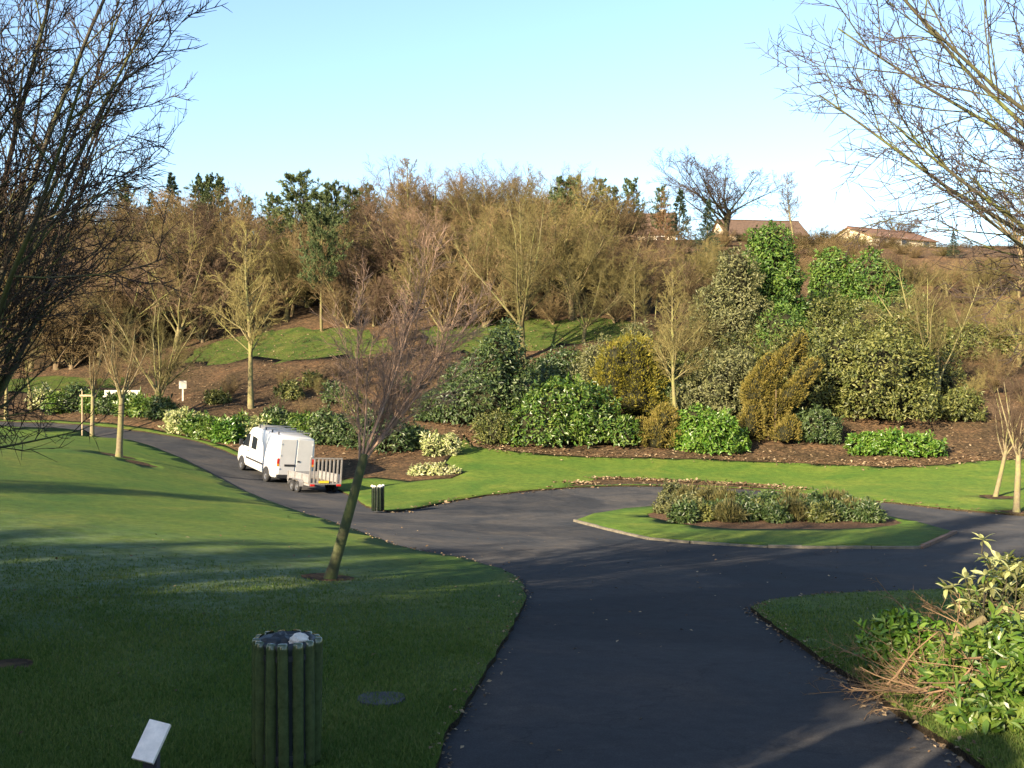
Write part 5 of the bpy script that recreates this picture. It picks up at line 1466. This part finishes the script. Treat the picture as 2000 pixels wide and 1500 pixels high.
# ------------------------------------------------------------------ white bench and notice by the path
c = colx(238, 72.5)
e = empty('bench', c, R(8))
link('seat', box_mesh('seat', (0, 0, 0.95), (2.4, 0.45, 0.09), .01), M['white_paint'], e)
link('backrest', box_mesh('backrest', (0, 0.25, 1.2), (2.4, 0.07, 0.34), .01), M['white_paint'], e)
for xx in (-0.95, 0.95): link('leg', box_mesh('leg', (xx, 0.05, 0.44), (0.12, 0.4, 0.92), .01), M['post'], e)
tag(e, 'white bench standing among the evergreens beyond the path', 'bench')
c = colx(357, 73.0)
e = empty('notice_board', c, R(20))
link('post', box_mesh('post', (0, 0.03, 0.5), (0.1, 0.08, 1.1), .01), M['white_paint'], e)
link('panel', box_mesh('panel', (0, -0.03, 1.15), (0.5, 0.04, 0.55), .01), M['white_paint'], e)
tag(e, 'small white notice panel on a post beside the thick forked trunk', 'notice')

# ------------------------------------------------------------------ houses on the skyline
def house(px, Y, wpx, ridge, dep, rz, roofm, label, wallh=2.5, chim=True, sinkwall=0.0):
    c = colx(px, Y)
    k = Y / FPX
    w = wpx * k
    zr = CAMZ + (750 - ridge) * k - c[2]
    wallh = min(wallh, zr * 0.42)
    e = empty('house', c, rz)
    bm = bmesh.new()
    hw, hd = w / 2, dep / 2
    pts = [(-hw, -hd, -1), (hw, -hd, -1), (hw, hd, -1), (-hw, hd, -1), (-hw, -hd, wallh), (hw, -hd, wallh), (hw, hd, wallh), (-hw, hd, wallh), (-hw, 0, zr - .1), (hw, 0, zr - .1)]
    v = [bm.verts.new(p) for p in pts]
    for f in [(0, 1, 5, 4), (2, 3, 7, 6), (1, 2, 6, 9, 5), (3, 0, 4, 8, 7)]: bm.faces.new([v[i] for i in f])
    link('wall', bm_mesh('wall', bm), M['render'], e)
    bm = bmesh.new()
    o = 0.35
    sl = (zr - wallh) / hd
    for s_ in (-1, 1):
        a = [(-hw - o, 0, zr), (hw + o, 0, zr), (hw + o, s_ * (hd + o), zr - sl * (hd + o)), (-hw - o, s_ * (hd + o), zr - sl * (hd + o))]
        t = [bm.verts.new(p) for p in a]; u = [bm.verts.new((p[0], p[1], p[2] - 0.16)) for p in a]
        bm.faces.new(t); bm.faces.new(u[::-1])
        for j in range(4): bm.faces.new((t[j], u[j], u[(j + 1) % 4], t[(j + 1) % 4]))
    bmesh.ops.recalc_face_normals(bm, faces=bm.faces)
    ro = link('roof', bm_mesh('roof', bm), M[roofm], e)
    link('ridge', box_mesh('ridge', (0, 0, zr + .05), (w + 2 * o, 0.24, 0.12), .03), M[roofm], ro)
    if chim:
        link('chimney', box_mesh('chimney', (hw * 0.55, 0.3, zr + 0.15), (0.8, 0.6, 1.1), .02), M['render'], ro)
    n = max(2, int(w / 4))
    for j in range(n):
        x = -hw + w * (j + .5) / n
        wi = empty('window', (x, -hd, wallh * 0.55)); wi.parent = e
        link('frame', box_mesh('frame', (0, -.02, 0), (1.5, 0.08, 1.15), .01), M['wfr'], wi)
        link('pane', box_mesh('pane', (0, -.065, 0), (1.32, 0.03, 0.97), 0), M['glass'], wi)
    tag(e, label, 'house')
    return e
house(1722, 165, 175, 449, 9, R(28), 'roof_tile', 'red brown roofed cream house on the hilltop skyline', chim=False)
house(1480, 168, 160, 431, 8, R(8), 'roof_dark', 'dark roofed house on the skyline behind the ivy column', chim=False)
house(1975, 178, 150, 482, 7, R(4), 'roof_dark', 'low roofed building on the skyline beyond the right hand thickets', chim=False)
house(1262, 172, 110, 418, 8, R(-6), 'roof_dark', 'pale house glimpsed between the skyline pines and the larch', 4.0)

# ------------------------------------------------------------------ brushwood and shrubs by the path
def near_shrub(name, label, px, Y, pts, n, leaf, width, mat, seed, **kw):
    return px_shrub(name, label, 'shrub', px, Y, pts, n, leaf, width, mat, seed, None, fine=True, **kw)
near_shrub('laurel_bush', 'leafy bright green laurel at the corner where the path meets the lawn wedge', 1775, 11.9, [(1745, 1285, 1755, 1290, 52, 52), (1805, 1265, 1805, 1280, 50, 50), (1738, 1225, 1740, 1240, 26, 34)], 2300, 0.125, 0.045, 'laurel_bright', 501, rough=0.2)
near_shrub('laurel_bush', 'large sprawling green laurel overhanging the path edge', 1935, 10.4, [(1930, 1350, 1930, 1380, 80, 84), (1855, 1370, 1860, 1390, 50, 50), (2010, 1310, 2010, 1340, 90, 90), (1990, 1420, 2040, 1430, 70, 80, -.7), (1920, 1430, 1925, 1435, 40, 44, -.5)], 5600, 0.15, 0.055, 'laurel', 502, rough=0.2)
near_shrub('laurel_bush', 'low spreading laurel skirt at the very edge of the path below the sprawling laurel', 1965, 9.35, [(1945, 1425, 1945, 1430, 56, 56), (2025, 1405, 2025, 1410, 74, 74), (1885, 1440, 1885, 1440, 30, 30)], 2600, 0.14, 0.05, 'laurel', 504, rough=0.22)
near_shrub('rhododendron', 'olive leaved rhododendron mass behind the sprawling laurel', 1985, 13.0, [(1960, 1190, 1960, 1210, 66, 66), (2030, 1160, 2030, 1180, 80, 80)], 2600, 0.14, 0.05, 'rhodo_olive', 503, rough=0.22)
# pale shrub in rosettes, its leaves built one by one
def rosette_shrub():
    Y = 12.2
    base = colx(1935, Y - 0.2); k = Y / FPX
    e = empty('variegated_rhododendron', base)
    r = np.random.default_rng(77)
    C0 = np.zeros((1, 3)); z = np.array([[0, 0, 1.0]])
    V, F = leaf_fine(C0, np.array([[1.0, 0, 0]]), z, np.array([0.15]), np.array([0.052]), 0.16, 0.22)
    mes = []
    for mm_ in ('cream', 'cream', 'pale', 'laurel'):
        me = npmesh('leaf', V, F); me.materials.append(M[mm_]); mes.append(me)
    spots = [(1925, 1052), (1912, 1078), (1940, 1082), (1865, 1140), (1885, 1122), (1905, 1110), (1930, 1118), (1958, 1105), (1985, 1110), (2000, 1125), (1880, 1160), (1910, 1150), (1940, 1150), (1970, 1140), (1995, 1160), (1900, 1180), (1930, 1185), (1960, 1175), (1855, 1145), (1985, 1190), (1948, 1100), (1975, 1095), (1920, 1135), (1872, 1175), (1950, 1200), (2005, 1190)]
    st = []
    for (px, py) in spots:
        p = np.array([(px - 1935) * k, r.uniform(-0.25, 0.15), CAMZ - (py - 750) * k - base[2]])
        q = np.array([p[0] * 0.3 + r.normal(0, .05), 0.1 + r.normal(0, .08), max(0.2, p[2] * 0.25)])
        if py < 1090: q = np.array([-0.03, -0.05, 1.2])
        st.append(np.stack([q, (q + p) / 2 + r.normal(0, .03, 3), p]))
        n = 10
        for j in range(n):
            o = link('leaf', mes[int(r.integers(0, 4)) if py > 1090 else 0], None, e)
            o.location = p
            o.rotation_euler = (r.normal(0, .3), R(r.uniform(-55, 35)), 2 * math.pi * j / n + r.normal(0, .2))
            sc = r.uniform(.7, 1.15); o.scale = (sc, sc, sc)
    stn = np.array(st)
    link('stem', join_tubes('stem', [(stn, np.tile(np.array([[0.012, 0.009, 0.006]]), (len(stn), 1)), 4)]), M['bark_dark'], e)
    tag(e, 'pale cream leaved rhododendron with whorled leaves and one tall sprig', 'shrub')
rosette_shrub()
def rosette_small():
    k = 9.8 / FPX
    base = colx(1915, 9.8)
    e = empty('variegated_sprig', base)
    r = np.random.default_rng(79)
    V, F = leaf_fine(np.zeros((1, 3)), np.array([[1.0, 0, 0]]), np.array([[0, 0, 1.0]]), np.array([0.17]), np.array([0.055]), 0.16, 0.3)
    me = npmesh('leaf', V, F); me.materials.append(M['cream'])
    st = []
    for px, py in [(1905, 1375), (1940, 1385), (1975, 1400), (1920, 1430), (1995, 1410)]:
        p = np.array([(px - 1915) * k, r.uniform(-0.5, -0.3), CAMZ - (py - 750) * k - base[2]])
        st.append(np.stack([np.array([0, 0.1, -0.02]), p * np.array([.5, .5, .7]), p]))
        for j in range(9):
            o = link('leaf', me, None, e); o.location = p
            o.rotation_euler = (r.normal(0, .3), R(r.uniform(10, 70)), 2 * math.pi * j / 9 + r.normal(0, .2))
    link('stem', join_tubes('stem', [(np.array(st), np.tile(np.array([[0.01, 0.008, 0.005]]), (5, 1)), 4)]), M['bark_brown'], e)
    tag(e, 'drooping cream leaved sprigs in front of the sprawling laurel', 'shrub')
rosette_small()
def brush(px, Y, n, spread, h, label, seed):
    c = colx(px, Y)
    r = np.random.default_rng(seed)
    e = empty('brushwood_pile', c)
    st = np.column_stack([r.normal(0, spread, n), r.normal(0, spread * .5, n), np.abs(r.normal(0, h * .45, n))])
    d = nrm(np.column_stack([r.normal(0, 1, n), r.normal(0, .7, n), r.normal(0.1, .35, n)]))
    P = grow(r, st, d, r.uniform(.4, 1.1, n), 6, 0.12, -0.02)
    P[:, :, 2] = np.maximum(P[:, :, 2], 0.01)
    Rr = (r.uniform(.004, .014, n))[:, None] * np.linspace(1, .4, 6)[None]
    lv = branch_levels(r, P, Rr, np.full(n, .8), [dict(n=6, t0=.1, t1=1, ang=40, asd=12, len=.4, K=4, wig=.12, trop=0, rr=.6, rmin=.003, sides=3), dict(n=4, t0=.1, t1=1, ang=40, asd=12, len=.5, K=3, wig=.12, trop=0, rr=.6, rmin=.0025, sides=3)])
    link('branches', join_tubes('branches', [(P, Rr, 5)]), M['dead'], e)
    link('twigs', join_tubes('twigs', lv), M['dead'], e)["kind"] = "stuff"
    tag(e, label, 'brushwood')
brush(1850, 12.3, 60, 0.33, 0.7, 'brown dead brushwood heaped behind the bright corner laurel', 601)
brush(1965, 11.6, 50, 0.35, 0.75, 'dead brushwood caught between the cream rhododendron and the sprawling laurel', 602)
brush(1915, 10.0, 34, 0.28, 0.55, 'brown dead cuttings tangled over the front of the sprawling laurel', 604)
brush(1790, 11.0, 40, 0.20, 0.10, 'dry twigs and cuttings lying along the path edge', 603)
c = colx(1890, 11.3)
P = np.array([[[-0.17, 0, 0.48], [-0.08, 0.0, 0.56], [0.05, 0.02, 0.63], [0.2, 0.05, 0.72]]])
o = empty('cut_log', c)
link('log', join_tubes('log', [(P, np.array([[.045, .05, .048, .04]]), 9)]), M['bark_brown'], o)
link('snag', join_tubes('snag', [(np.array([[[0.05, 0.02, 0.63], [0.1, 0.05, 0.3], [0.12, 0.1, -0.05]]]), np.array([[.03, .035, .04]]), 7)]), M['dead'], o)
tag(o, 'short cut branch propped among the green laurels', 'log')

# ------------------------------------------------------------------ fallen leaves and grass
def scatter_leaves():
    r = np.random.default_rng(15)
    pts = []
    Q = np.column_stack([r.uniform(-9, 12, 2200), r.uniform(6.5, 34, 2200)])
    pts.append(Q[r.uniform(0, 1, len(Q)) < 0.14])
    for E, n, sg in [(LE[:14], 420, 0.09), (RE[2:], 520, 0.10), (FE[11:], 260, 0.2)]:
        i = r.integers(0, len(E) - 1, n); t = r.uniform(0, 1, (n, 1))
        pts.append(E[i] * (1 - t) + E[i + 1] * t + r.normal(0, sg, (n, 2)))
    i = r.integers(0, 9, 900); t = r.uniform(0, 1, (900, 1))
    pts.append(poly_px([(1130, 944), (1190, 936), (1250, 938), (1300, 940), (1350, 942), (1400, 945), (1450, 948), (1500, 951), (1540, 956), (1560, 959)])[i] + r.normal(0, .5, (900, 2)) * [1, .4])
    i = r.integers(0, len(bed_front) - 1, 1200); t = r.uniform(0, 1, (1200, 1))
    pts.append(bed_front[i] * (1 - t) + bed_front[i + 1] * t + r.normal(0, .5, (1200, 2)) + [0, .3])
    B_ = np.column_stack([r.uniform(-34, 34, 9000), r.uniform(57, 92, 9000)])
    pts.append(B_[inpoly(B_, BANK)])
    Q = np.vstack(pts)
    road = inpoly(Q, ROAD) & ~inpoly(Q, ISL)
    z = G(Q[:, 0], Q[:, 1]) + np.where(road, -0.07, 0.0) + np.where(Q[:, 1] > 50, 0.06, 0.018)
    C = np.column_stack([Q, z])
    n = len(C)
    Nn = nrm(np.column_stack([r.normal(0, .35, n), r.normal(0, .35, n), np.ones(n)]))
    D = perp(r, Nn)
    s = np.where(Q[:, 1] > 40, 0.19, np.where(Q[:, 1] > 20, 0.08, 0.06)) * r.uniform(.6, 1.3, n)
    V, F = leaf_quads(C, D, Nn, s, s * .6, 0.2)
    o = link('fallen_leaves', npmesh('fallen_leaves', V, F), M['fallen'])
    tag(o, 'dry fallen leaves scattered over the path edges and lawns', 'leaves', kind='stuff')
scatter_leaves()
def grass_blades():
    r = np.random.default_rng(16)
    N = 520000
    Y = 6.2 + (22 - 6.2) * r.uniform(0, 1, N) ** 1.7
    X = (r.uniform(-60, 2060, N) - 1000) / FPX * Y
    Q = np.column_stack([X, Y])
    ok = ~inpoly(Q, ROAD) & (r.uniform(0, 1, N) < np.clip((22 - Y) / 13, 0, 1))
    for P_ in RINGS: ok &= ~inpoly(Q, P_)
    Q = Q[ok]; n = len(Q)
    z = G(Q[:, 0], Q[:, 1])
    h = r.uniform(.025, .06, n); w = r.uniform(.004, .008, n) * (0.6 + Q[:, 1] / 14)
    a = r.uniform(0, 2 * math.pi, n)
    s = np.column_stack([np.cos(a), np.sin(a), np.zeros(n)]) * w[:, None]
    B = np.column_stack([Q, z - .004])
    T = B + np.column_stack([r.normal(0, .018, n), r.normal(0, .018, n), h])
    V = np.stack([B - s, B + s, T], 1).reshape(-1, 3)
    F = np.arange(3 * n).reshape(-1, 3)
    o = link('grass_blades', npmesh('grass_blades', V, F), M['blade'])
    tag(o, 'short green grass growing on the near lawns', 'grass', kind='stuff')
grass_blades()
